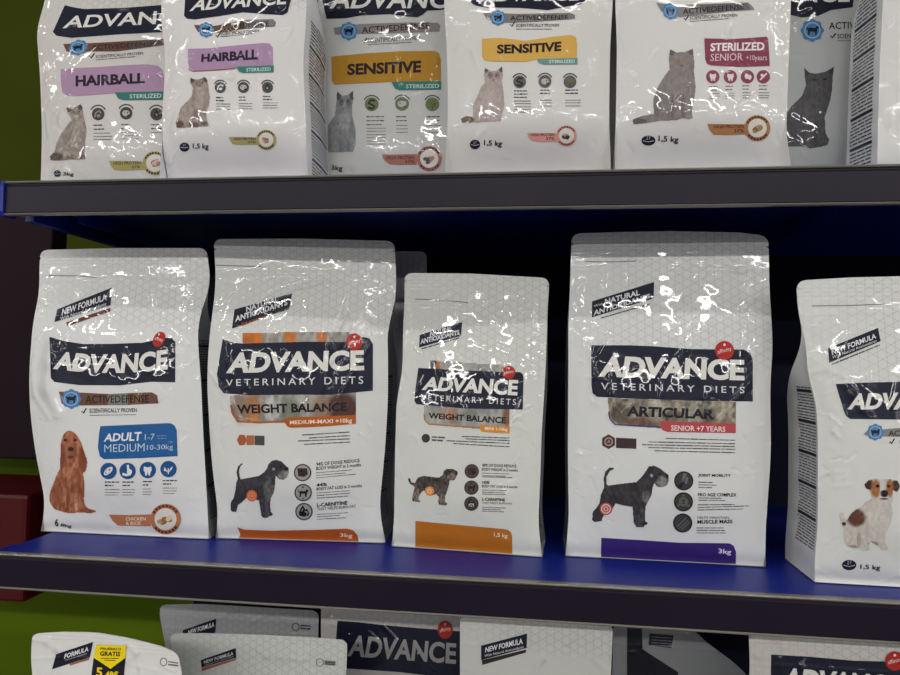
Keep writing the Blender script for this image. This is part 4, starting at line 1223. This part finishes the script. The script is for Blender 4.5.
for x0, x1, y in ((305, 348, 88), (420, 460, 86), (540, 585, 82)):
    q = k2((x0, y), (x1, y))
    b.caption(q[0][0], q[1][0], q[0][1], [(q[0][1], .8), (q[0][1] + 3, 1)], [(q[0][1] + 6.4, 1.7), (q[0][1] + 9, 1.6), (q[0][1] + 11.6, 1.7)], slope=.02, th=1.4)
b.ingredient(k2((370, 285), (440, 286), (512, 288), (512, 324), (430, 326), (390, 322), (377, 305)), k2((557, 300))[0], 10, (198, 188, 128), [(206, 150, 130), (190, 120, 104), (222, 190, 170)], k2((395, 288), (504, 288), (504, 301), (395, 302)), k2((465, 306), (504, 305), (504, 317), (465, 318)), ink=(66, 58, 30))
b.weight('1,5 kg', k2((190, 318), (270, 320), (268, 354), (190, 350)), badge=k2((148, 336))[0], br=5)
b.side_print(1, 0.02, 0.62, (50, 50, 56), t0=.14, t1=.86, pitch=.0042, bars=6, slope=-.012)

# --- sensitive, large
k1, k2 = crop(315, 0, 6.43), crop(315, 85, 6.43)
b = Bag('large greyish sensitive bag with amber panel, wedged between two small bags', H, GT, y=0.14, baseL=(318, 172), baseR=(480, 172),
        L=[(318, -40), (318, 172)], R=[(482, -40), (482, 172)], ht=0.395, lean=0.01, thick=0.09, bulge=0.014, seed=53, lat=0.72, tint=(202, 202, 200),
        creases=[(k1((550, 285), (520, 390)), .0020, .0018), (k1((770, 320), (785, 420), (770, 490)), .0022, .0018), (k1((205, 370), (215, 450)), .0016, .0014), (k2((680, 340), (700, 390)), .0018, .0016)])
b.banner(k1((30, -80), (860, -90), (840, 60), (790, 66), (720, 70), (695, 95), (660, 112), (600, 108), (480, 92), (300, 100), (200, 118), (75, 122), (60, 60)), k1((130, -60), (960, -66), (940, 55), (90, 57)), bold=.02)
b.defense(k1((120, 180), (290, 155), (600, 145), (790, 148), (806, 165), (800, 205), (480, 215), (300, 220), (130, 225)), (160, 154, 152), k1((302, 176), (738, 145), (738, 185), (302, 218)), k1((218, 202))[0], 8.8, k1((340, 246), (675, 232), (675, 256), (340, 278)), [k1((340, 288))[0] + k1((620, 272))[0]], k1((318, 262))[0])
p = b.poly('variety_panel', k1((105, 365), (200, 356), (300, 345), (430, 338), (550, 330), (770, 328), (800, 345), (810, 390), (810, 522), (500, 528), (250, 540), (125, 545), (108, 520)), (206, 152, 44), 2)
b.text('lettering', 'SENSITIVE', k1((208, 412), (685, 390), (682, 468), (208, 485)), (40, 30, 34), 3, p, bold=.042, res=3)
p = b.poly('range_bar', k1((490, 526), (812, 521), (812, 577), (545, 582), (515, 572)), (64, 138, 126), 3)
b.text('lettering', 'STERILIZED', k1((585, 545), (800, 541), (798, 567), (585, 570)), (196, 222, 216), 4, p, bold=.01)
sil = k2((142, 40), (160, 58), (180, 70), (210, 65), (230, 50), (245, 38), (248, 90), (240, 130), (240, 200), (262, 290), (262, 380), (245, 430), (100, 435), (85, 430), (85, 260), (110, 220), (130, 190), (135, 130), (140, 90))
b.picture('cat_picture', sil, furf((150, 152, 154), B(k2, [(150, 70, 16, 26, (92, 86, 88), 1), (238, 66, 14, 28, (92, 86, 88), 1), (170, 110, 18, 26, (112, 108, 110), .7), (216, 110, 16, 24, (112, 108, 110), .7), (190, 130, 10, 30, (190, 188, 186), .7), (172, 106, 7, 5, (60, 70, 84), .9), (212, 104, 7, 5, (60, 70, 84), .9), (186, 152, 8, 5, (140, 100, 100), .8), (190, 240, 36, 60, (186, 188, 188), .7), (165, 400, 8, 40, (124, 126, 128), .7), (215, 400, 8, 40, (124, 126, 128), .7)]), 12, 37), round_=0, d=.5)
b.icons(k2((365, 125), (560, 122), (755, 125)), 7, (124, 138, 96), ['coil', 'catface', 'tree'])
b.arcs(k2((365, 122), (560, 119), (755, 122)), 8.4)
for x0, x1, y in ((332, 445, 205), (522, 590, 205), (720, 800, 205)):
    q = k2((x0, y), (x1, y))
    b.caption(q[0][0], q[1][0], q[0][1], [(q[0][1], 1), (q[0][1] + 4, 1)] + ([(q[0][1] + 8, .9)] if x0 < 400 else []), [(q[0][1] + k * 2.9, 1.1) for k in ((4, 5, 6.2, 7.2, 8.4, 9.4) if x0 < 400 else (3, 4.2, 5.4))], slope=-.01)
b.ingredient(k2((428, 448), (540, 447), (655, 445), (655, 515), (540, 516), (480, 512), (445, 485)), k2((735, 475))[0], 12.6, (196, 128, 114), [(92, 96, 102), (210, 150, 130), (60, 64, 70), (220, 180, 160), (100, 104, 108)], k2((460, 458), (640, 456), (640, 478), (460, 480)), k2((580, 486), (640, 484), (640, 502), (580, 504)), ink=(96, 36, 30))
b.weight('3kg', k2((106, 515), (180, 520), (176, 562), (105, 555)))

# --- sensitive, small
k1, k2 = crop(440, 0, 5), crop(440, 85, 5)
b = Bag('small white sensitive bag with amber panel and siamese cat', H, GT, y=0.04, baseL=(445.5, 170), baseR=(611, 166),
        L=[(446, -60), (444, 12), (447, 50), (448, 110), (445, 170)], R=[(615, -60), (613, 0), (610, 46), (609, 120), (611, 168)], ht=0.345, lean=0.015, thick=0.085, bulge=0.014, seed=59, tuck=(.022, .042), lat=0.74, tint=(220, 218, 214),
        creases=[(k1((155, 250), (190, 340)), .0016, .0016), (k1((80, 250), (110, 215)), .0016, .0014), (k2((20, 360), (30, 420)), .0020, .0016), (k2((190, 260), (220, 225)), .0018, .0016), (k1((855, 240), (840, 330)), .0018, .0014)])
b.banner(k1((150, -60), (745, -75), (742, 10), (700, 22), (650, 30), (540, 52), (400, 40), (230, 38), (175, 28), (155, 14)), k1((210, -56), (705, -62), (692, 5), (198, 10)), bold=.03)
b.defense(k1((215, 65), (400, 70), (650, 65), (675, 75), (675, 95), (480, 110), (330, 115), (235, 95)), (146, 142, 140), k1((352, 80), (640, 76), (640, 98), (352, 103)), k1((290, 90))[0], 7.4, k1((380, 119), (595, 119), (595, 134), (380, 136)), [k1((380, 146))[0] + k1((560, 146))[0]], k1((362, 122))[0])
p = b.poly('variety_panel', k1((210, 195), (300, 190), (430, 205), (560, 185), (655, 175), (680, 188), (686, 220), (685, 292), (480, 298), (430, 310), (250, 308), (222, 302), (210, 285)), (216, 172, 84), 2)
b.text('lettering', 'SENSITIVE', k1((285, 224), (608, 208), (606, 256), (285, 270)), (40, 30, 40), 3, p, bold=.042, sag=.6, res=3)
p = b.poly('range_bar', k1((483, 296), (688, 291), (688, 322), (520, 324), (496, 316)), (118, 174, 172), 3)
b.text('lettering', 'STERILIZED', k1((545, 302), (675, 300), (675, 316), (545, 318)), (222, 236, 234), 4, p, bold=.01)
sil = k2((225, -85), (240, -76), (255, -70), (280, -70), (295, -80), (310, -92), (315, -50), (310, -20), (318, 40), (322, 100), (310, 150), (305, 180), (180, 188), (110, 192), (105, 170), (130, 155), (165, 160), (165, 100), (190, 50), (205, 10), (225, -10), (220, -50))
b.picture('cat_picture', sil, furf((196, 180, 174), B(k2, [(230, -76, 11, 15, (108, 88, 86), 1), (306, -78, 10, 15, (108, 88, 86), 1), (252, -48, 14, 16, (140, 120, 116), .7), (286, -48, 14, 16, (140, 120, 116), .7), (250, -48, 5, 4, (70, 90, 120), .9), (284, -48, 5, 4, (70, 90, 120), .9), (268, -25, 6, 4, (140, 96, 96), .9), (135, 174, 34, 16, (120, 98, 92), 1), (250, 90, 50, 80, (206, 190, 186), .5)]), 10, 39), round_=0, d=.5)
b.icons(k1((398, 410), (525, 408), (650, 410)), 6.4, (112, 112, 112), ['coil', 'catface', 'tree'])
b.arcs(k1((398, 407), (525, 405), (650, 407)), 7.6)
for x0, x1, y in ((370, 440, 30), (500, 548, 26), (626, 690, 26)):
    q = k2((x0, y), (x1, y))
    b.caption(q[0][0], q[1][0], q[0][1], [(q[0][1], 1), (q[0][1] + 3.2, 1)] + ([(q[0][1] + 6.4, .9)] if x0 < 400 else []), [(q[0][1] + k * 2.4, 1.2) for k in ((4.2, 5.3, 6.6, 7.7, 8.8) if x0 < 400 else (4.2, 5.3, 6.6))], th=1.4)
b.ingredient(k2((435, 240), (510, 241), (585, 242), (585, 284), (500, 285), (460, 280), (442, 262)), k2((632, 255))[0], 10.4, (222, 158, 148), [(96, 100, 106), (210, 150, 130), (70, 74, 80), (220, 180, 160)], k2((455, 243), (572, 243), (572, 256), (455, 257)), k2((530, 262), (572, 262), (572, 275), (530, 276)), ink=(110, 44, 40))
b.weight('1,5 kg', k2((220, 276), (312, 280), (308, 316), (219, 310)), badge=k2((175, 298))[0], br=5.2)

# --- sterilized senior, small
k1, k2 = crop(605, 0, 4.615), crop(605, 85, 4.615)
b = Bag('small white senior bag with plum panel and grey seated cat', H, GT, y=0.04, baseL=(615, 166), baseR=(792, 162),
        L=[(616, -60), (615, 0), (617, 43), (616, 110), (615, 166)], R=[(793, -60), (791, 0), (789, 54), (786, 140), (792, 163)], ht=0.345, lean=0.015, thick=0.085, bulge=0.013, seed=61, tuck=(.022, .042), lat=0.80, tint=(222, 220, 217),
        creases=[(k1((580, 90), (565, 150), (570, 200)), .0026, .0022), (k1((560, 300), (600, 270), (640, 310)), .0022, .0020), (k1((70, 160), (85, 180)), .0018, .0015), (k2((800, 180), (815, 290)), .0016, .0014), (k1((420, 235), (435, 222)), .0016, .0016)])
b.poly('brand_banner', k1((190, -130), (720, -130), (715, -30), (195, -30)), NAVY, 2)
b.defense(k1((235, 12), (300, 25), (420, 20), (660, 12), (678, 28), (690, 45), (500, 62), (350, 80), (290, 72), (258, 50)), (158, 156, 154), k1((358, 42), (640, 20), (640, 45), (358, 68)), k1((300, 53))[0], 7.8, k1((390, 74), (610, 62), (610, 77), (390, 92)), [k1((390, 100))[0] + k1((570, 86))[0]], k1((374, 84))[0], tilt=-.2, bands=[(k1((430, 24), (655, 14), (672, 44), (470, 60)), (126, 122, 124))])
p = b.poly('variety_panel', k1((458, 178), (600, 180), (745, 170), (752, 178), (757, 240), (760, 305), (620, 310), (490, 303), (470, 295), (462, 275)), (158, 74, 96), 2)
b.text('lettering', 'STERILIZED', k1((487, 200), (735, 195), (735, 234), (485, 238)), (238, 230, 232), 3, p, bold=.03, res=3)
b.text('lettering', 'SENIOR', k1((487, 250), (635, 246), (635, 280), (485, 283)), (226, 204, 210), 3, p, bold=.0)
b.text('lettering', '+10years', k1((650, 256), (746, 253), (746, 288), (650, 285)), (226, 204, 210), 3, p, bold=.0)
sil = k1((300, 228), (315, 235), (330, 243), (370, 240), (390, 232), (405, 225), (412, 290), (410, 330), (418, 400), (414, 440), (405, 490), (400, 525), (405, 545), (385, 552), (358, 545), (330, 555), (250, 558), (190, 568), (130, 575), (128, 552), (160, 538), (225, 525), (222, 460), (240, 410), (250, 390), (275, 350), (298, 320), (293, 270))
b.picture('cat_picture', sil, furf((150, 142, 141), B(k1, [(308, 242, 12, 14, (112, 100, 102), 1), (398, 240, 12, 14, (112, 100, 102), 1), (334, 285, 8, 5, (196, 130, 60), 1), (372, 285, 8, 5, (196, 130, 60), 1), (353, 305, 7, 5, (96, 80, 84), .9), (353, 318, 24, 14, (158, 150, 150), .7), (150, 560, 40, 14, (104, 96, 98), .9), (310, 490, 10, 60, (112, 104, 106), .7), (360, 490, 8, 60, (110, 102, 104), .7), (240, 490, 16, 50, (118, 110, 112), .7), (330, 400, 40, 50, (156, 150, 150), .5), (385, 540, 16, 10, (160, 154, 154), .6)]), 12, 41), round_=0, d=.5)
b.icons(k1((497, 355), (578, 355), (657, 355), (730, 355)), 6.7, (160, 80, 100), ['tooth', 'tooth', 'swirl', 'cross'], gcol=(236, 220, 224))
for x0, x1, y in ((480, 520, 8), (555, 590, 6), (633, 665, 4), (710, 750, 4)):
    q = k2((x0, y), (x1, y))
    b.caption(q[0][0], q[1][0], q[0][1], [(q[0][1], 1), (q[0][1] + 3.4, .9)], [(q[0][1] + 7, 1.2), (q[0][1] + 9.6, 1.2), (q[0][1] + 12, 1.1)], col=(110, 80, 88), th=1.2)
b.ingredient(k2((472, 180), (560, 181), (650, 182), (650, 228), (560, 232), (500, 230), (482, 208)), k2((702, 200))[0], 13, (206, 144, 98), [(196, 160, 110), (150, 120, 70), (214, 184, 140)], k2((502, 186), (640, 184), (640, 199), (502, 201)), k2((595, 205), (640, 204), (640, 219), (595, 221)), ink=(90, 50, 24))
b.weight('1,5 kg', k2((247, 234), (340, 240), (337, 274), (245, 268)), badge=k2((200, 257))[0], br=7, bry=5)

# --- sterilized, large, in the shade
k1 = crop(770, 0, 3.754)
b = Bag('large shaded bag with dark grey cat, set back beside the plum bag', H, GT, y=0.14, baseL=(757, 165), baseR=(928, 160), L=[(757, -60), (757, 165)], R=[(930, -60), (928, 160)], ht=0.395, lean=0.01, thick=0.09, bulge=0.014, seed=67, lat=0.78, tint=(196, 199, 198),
        creases=[(k1((95, 200), (135, 210)), .0014, .0014), (k1((215, 225), (235, 240)), .0020, .0018)])
b.banner(k1((-60, -60), (320, -60), (310, 28), (270, 33), (230, 38), (180, 60), (120, 66), (70, 55), (-60, 40)), k1((-150, -66), (300, -70), (298, 9), (-160, 14)), bold=.02)
b.rosette(k1((158, 115))[0], 11)
b.text('claim_text', 'ACTIVEDEFENSE', k1((220, 85), (470, 78), (470, 104), (220, 111)), INK, 3, bold=.008)
b.text('claim_text', 'SCIENTIFICALLY PROVEN', k1((252, 128), (470, 122), (470, 140), (252, 146)), INK, 3, bold=.008)
b.stroke('check_mark', k1((226, 134), (233, 143), (246, 126)), 1.4, INK, 3)
b.lines('fine_print', [k1((252, 154))[0] + k1((440, 150))[0]], 1, (120, 120, 122), 2)
sil = k1((128, 255), (140, 268), (150, 275), (180, 276), (205, 270), (225, 260), (240, 250), (235, 290), (232, 340), (225, 380), (205, 440), (208, 500), (222, 525), (215, 545), (190, 552), (150, 558), (130, 550), (75, 550), (40, 552), (30, 500), (50, 440), (80, 400), (120, 360), (135, 320), (130, 290))
b.picture('cat_picture', sil, furf((96, 94, 98), B(k1, [(138, 272, 10, 12, (72, 68, 72), 1), (230, 268, 10, 12, (72, 68, 72), 1), (165, 300, 8, 4, (60, 52, 46), .9), (205, 298, 8, 4, (60, 52, 46), .9), (183, 318, 6, 4, (54, 50, 54), .9), (180, 330, 22, 14, (112, 110, 112), .6), (170, 480, 8, 60, (76, 74, 78), .7), (205, 535, 14, 10, (112, 110, 112), .6), (150, 420, 40, 50, (106, 104, 106), .5)]), 10, 43), round_=0, d=.5)

# --- bag at the right edge of the upper shelf
b = Bag('white bag at the right end of the upper shelf, side print showing', H, GT, y=0.03, baseL=(877, 163), baseR=(1040, 158), L=[(886, -60), (883, 0), (880, 60), (877, 163)], R=[(1040, -60), (1040, 158)], ht=0.345, lean=0.015, thick=0.068, bulge=0.012, seed=71, lat=0.8, tint=(222, 221, 218), gtint=(236, 238, 240), pinch=-.001,
        creases=[(k1((440, 90), (470, 60)), .0016, .0015), (k1((450, 230), (480, 200)), .0016, .0015), (k1((460, 300), (488, 330)), .0016, .0014)])
b.side_print(-1, 0.02, 0.80, (40, 42, 54), t0=.16, t1=.86, pitch=.0042, bars=8, slope=.022)

# ---------------------------------------------------------------- lowest shelf
# --- bag with the yellow sticker
k1 = crop(10, 590, 4.737)
b = Bag('tilted white bag with a yellow price sticker, bottom left corner', LOW, GL, y=0.02, baseL=(34, 700), baseR=(182, 700), L=[(33, 634), (30, 645), (32, 660), (34, 690), (33, 720)], R=[(178, 650), (185, 658), (185, 680), (184, 720)],
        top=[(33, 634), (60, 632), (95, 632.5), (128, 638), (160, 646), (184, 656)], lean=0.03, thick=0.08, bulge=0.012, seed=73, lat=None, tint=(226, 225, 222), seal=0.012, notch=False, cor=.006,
        creases=[(k1((105, 235), (170, 245), (230, 290), (240, 380)), .0024, .0022), (k1((570, 270), (600, 300), (555, 330), (545, 390)), .0024, .0022), (k1((240, 290), (205, 400)), .0026, .0022), (k1((610, 330), (620, 400)), .0020, .0018)])
b.tag(k1((220, 303), (395, 245), (380, 318), (200, 375)), [('FORMULA', k1((262, 302), (375, 266), (373, 288), (258, 326)), .03), (None, [k1((262, 332))[0] + k1((365, 300))[0]], 0)], strip=k1((285, 345), (378, 318), (376, 330), (285, 358)), strip_col=(176, 122, 90))
p = b.poly('price_sticker', k1((410, 258), (553, 262), (548, 320), (540, 420), (385, 420), (398, 318)), (30, 30, 46), 3)
b.poly('yellow_field', k1((410, 258), (553, 262), (548, 320), (478, 372), (398, 318)), (246, 218, 20), 4, p)
b.text('lettering', 'PRUÉBALO', k1((432, 268), (530, 270), (529, 284), (431, 282)), (40, 36, 20), 5, p, bold=.025)
b.text('lettering', 'GRATIS', k1((430, 288), (526, 290), (524, 313), (428, 310)), (30, 28, 20), 5, p, bold=.035)
b.lines('fine_print', [k1((434, 321))[0] + k1((520, 323))[0], k1((450, 330))[0] + k1((505, 332))[0]], 1, (90, 80, 20), 5, p)
b.text('lettering', '5', k1((412, 364), (442, 366), (440, 410), (410, 408)), (246, 218, 20), 5, p, bold=.03)
b.text('lettering', '48€', k1((456, 380), (516, 384), (514, 412), (455, 410)), (246, 218, 20), 5, p, bold=.03)
b.disc('zip_icon', k1((728, 340))[0], 3.6, 4.2, (120, 116, 114), 2, inner=.8)
b.lines('fine_print', [k1((750, 338))[0] + k1((798, 346))[0], k1((750, 352))[0] + k1((798, 358))[0]], 2.0, (120, 116, 114), 2)

# --- pale bag in the middle of the bottom left stack
k1 = crop(150, 590, 4.286)
b = Bag('pale grey white bag beside the sticker bag, orange strip under its slogan', LOW, GL, y=0.12, baseL=(172, 700), baseR=(346, 700), L=[(170, 636), (172, 646), (174, 660), (178, 720)], R=[(347, 641), (347, 655), (345, 690), (344, 720)], top=[(170, 634), (200, 633.3), (260, 635), (320, 638), (347, 640.5)], lean=0.01, thick=0.08, bulge=0.012, seed=79, lat=0.5, tint=(214, 217, 212), seal=0.012, cor=.006,
        creases=[(k1((460, 255), (500, 290), (560, 280), (640, 300)), .0020, .0020), (k1((650, 300), (700, 255)), .0018, .0018), (k1((560, 310), (640, 255)), .0016, .0018)], notch=True)
b.tag(k1((218, 300), (368, 248), (370, 290), (222, 332)), [('NEW FORMULA', k1((232, 302), (358, 262), (358, 278), (232, 316)), .02), (None, [k1((235, 322))[0] + k1((360, 284))[0]], 0)], strip=k1((222, 334), (370, 292), (370, 299), (222, 348)), strip_col=(196, 116, 80))
b.disc('zip_icon', k1((728, 310))[0], 3.9, 4.2, (120, 118, 116), 2, inner=.82)
b.poly('zip_label', k1((748, 300), (795, 304), (795, 324), (748, 320)), (150, 148, 144), 2)
b.lines('fine_print', [k1((752, 308))[0] + k1((792, 311))[0], k1((752, 316))[0] + k1((792, 319))[0]], 1, (70, 68, 68), 3)

# --- darker crumpled bag behind it
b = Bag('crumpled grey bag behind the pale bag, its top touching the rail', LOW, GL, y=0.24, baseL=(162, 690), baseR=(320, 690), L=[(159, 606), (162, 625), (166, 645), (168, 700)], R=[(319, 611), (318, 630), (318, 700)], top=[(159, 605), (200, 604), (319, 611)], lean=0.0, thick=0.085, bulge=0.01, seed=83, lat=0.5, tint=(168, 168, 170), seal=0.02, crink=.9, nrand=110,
        creases=[(k1((300, 120), (340, 90), (420, 110)), .0022, .0020), (k1((430, 140), (520, 100), (600, 130)), .0022, .0020)])
b.tag(k1((140, 172), (285, 122), (280, 182), (150, 225)), [('NEW FORMULA', k1((165, 172), (276, 136), (276, 156), (165, 192)), .02)])
b.disc('zip_icon', k1((625, 158))[0], 3.8, 4.2, (80, 80, 82), 2, inner=.8)
b.lines('fine_print', [k1((645, 152))[0] + k1((688, 154))[0], k1((645, 164))[0] + k1((688, 166))[0]], 2.2, (70, 70, 74), 2)

# --- the bag with the large banner
k1 = crop(320, 595, 5)
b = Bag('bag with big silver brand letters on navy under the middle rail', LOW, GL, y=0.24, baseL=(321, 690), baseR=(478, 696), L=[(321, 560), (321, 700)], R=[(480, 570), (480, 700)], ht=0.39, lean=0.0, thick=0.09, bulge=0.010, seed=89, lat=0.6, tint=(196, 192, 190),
        creases=[(k1((485, 300), (480, 390)), .0024, .0022), (k1((250, 190), (300, 240)), .0016, .0016), (k1((320, 160), (390, 230)), .0016, .0016), (k1((10, 110), (40, 90), (65, 150)), .0020, .0020)])
b.banner(k1((88, 128), (200, 136), (300, 148), (500, 166), (740, 184), (735, 425), (600, 410), (400, 385), (120, 366), (70, 340)), k1((160, 198), (682, 240), (680, 345), (135, 305)), bold=.03, letter=(190, 188, 184))
b.red_seal(k1((626, 172))[0], 7.6, 9)

# --- slogan bag right of it
k1 = crop(440, 600, 4.5)
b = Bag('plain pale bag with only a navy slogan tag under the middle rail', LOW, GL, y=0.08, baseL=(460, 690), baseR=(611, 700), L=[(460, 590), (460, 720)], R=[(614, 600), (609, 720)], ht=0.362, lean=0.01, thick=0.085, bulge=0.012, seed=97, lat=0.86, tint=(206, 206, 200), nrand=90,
        creases=[(k1((580, 200), (610, 150)), .0018, .0020), (k1((430, 290), (460, 270), (440, 310)), .0018, .0020), (k1((690, 260), (740, 310)), .0020, .0020)])
b.tag(k1((185, 205), (392, 150), (390, 215), (185, 270)), [('NEW FORMULA', k1((205, 212), (372, 170), (373, 196), (203, 236)), .03), ('With Natural Antioxidants', k1((200, 245), (376, 204), (376, 215), (200, 256)), .002)], strip=k1((188, 270), (388, 222), (386, 236), (190, 292)), strip_col=(60, 48, 54))

# --- twisted bag half hidden
k1 = crop(590, 615, 5)
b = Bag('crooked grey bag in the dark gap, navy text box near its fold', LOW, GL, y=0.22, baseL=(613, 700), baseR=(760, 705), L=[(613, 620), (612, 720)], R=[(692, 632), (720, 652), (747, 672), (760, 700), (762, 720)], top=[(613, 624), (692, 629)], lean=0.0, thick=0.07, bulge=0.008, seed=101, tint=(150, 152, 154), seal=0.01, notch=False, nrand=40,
        creases=[(k1((500, 95), (650, 180), (770, 280)), .0040, .0030), (k1((265, 170), (290, 90)), .0022, .0022)])
b.poly('navy_print', k1((185, 60), (260, 66), (262, 170), (440, 285), (440, 330), (185, 330)), (22, 24, 40), 2)
p = b.poly('text_box', k1((300, 92), (418, 100), (405, 165), (292, 150)), (28, 30, 46), 3)
b.lines('fine_print', [k1((305, 108 + 14 * i))[0] + k1((408, 115 + 14 * i))[0] for i in range(4)], 1.2, (130, 130, 140), 4, p)

# --- bag at the bottom right
k1 = crop(740, 625, 5.625)
b = Bag('white bag with navy banner and red seal at the bottom right', LOW, GL, y=0.06, baseL=(749, 700), baseR=(930, 712), L=[(748, 610), (750, 660), (750, 720)], R=[(935, 620), (935, 720)], ht=0.372, lean=0.0, thick=0.09, bulge=0.012, seed=103, lat=0.7, tint=(206, 203, 196),
        creases=[(k1((60, 150), (100, 175), (150, 190)), .0018, .0020), (k1((165, 75), (215, 80), (230, 120)), .0024, .0024), (k1((225, 190), (230, 270)), .0018, .0018), (k1((320, 180), (365, 281)), .0020, .0020), (k1((480, 190), (520, 281)), .0016, .0016)])
b.banner(k1((175, 165), (400, 178), (640, 200), (880, 206), (960, 200), (975, 500), (170, 460)), k1((255, 238), (900, 285), (890, 410), (225, 370)))
b.red_seal(k1((868, 200))[0], 9.6, 9.6)
print('bags', len(BAGS), 'objects', len(bpy.data.objects), 'tris', sum(len(m.loops) - 2 * len(m.polygons) for m in bpy.data.meshes))
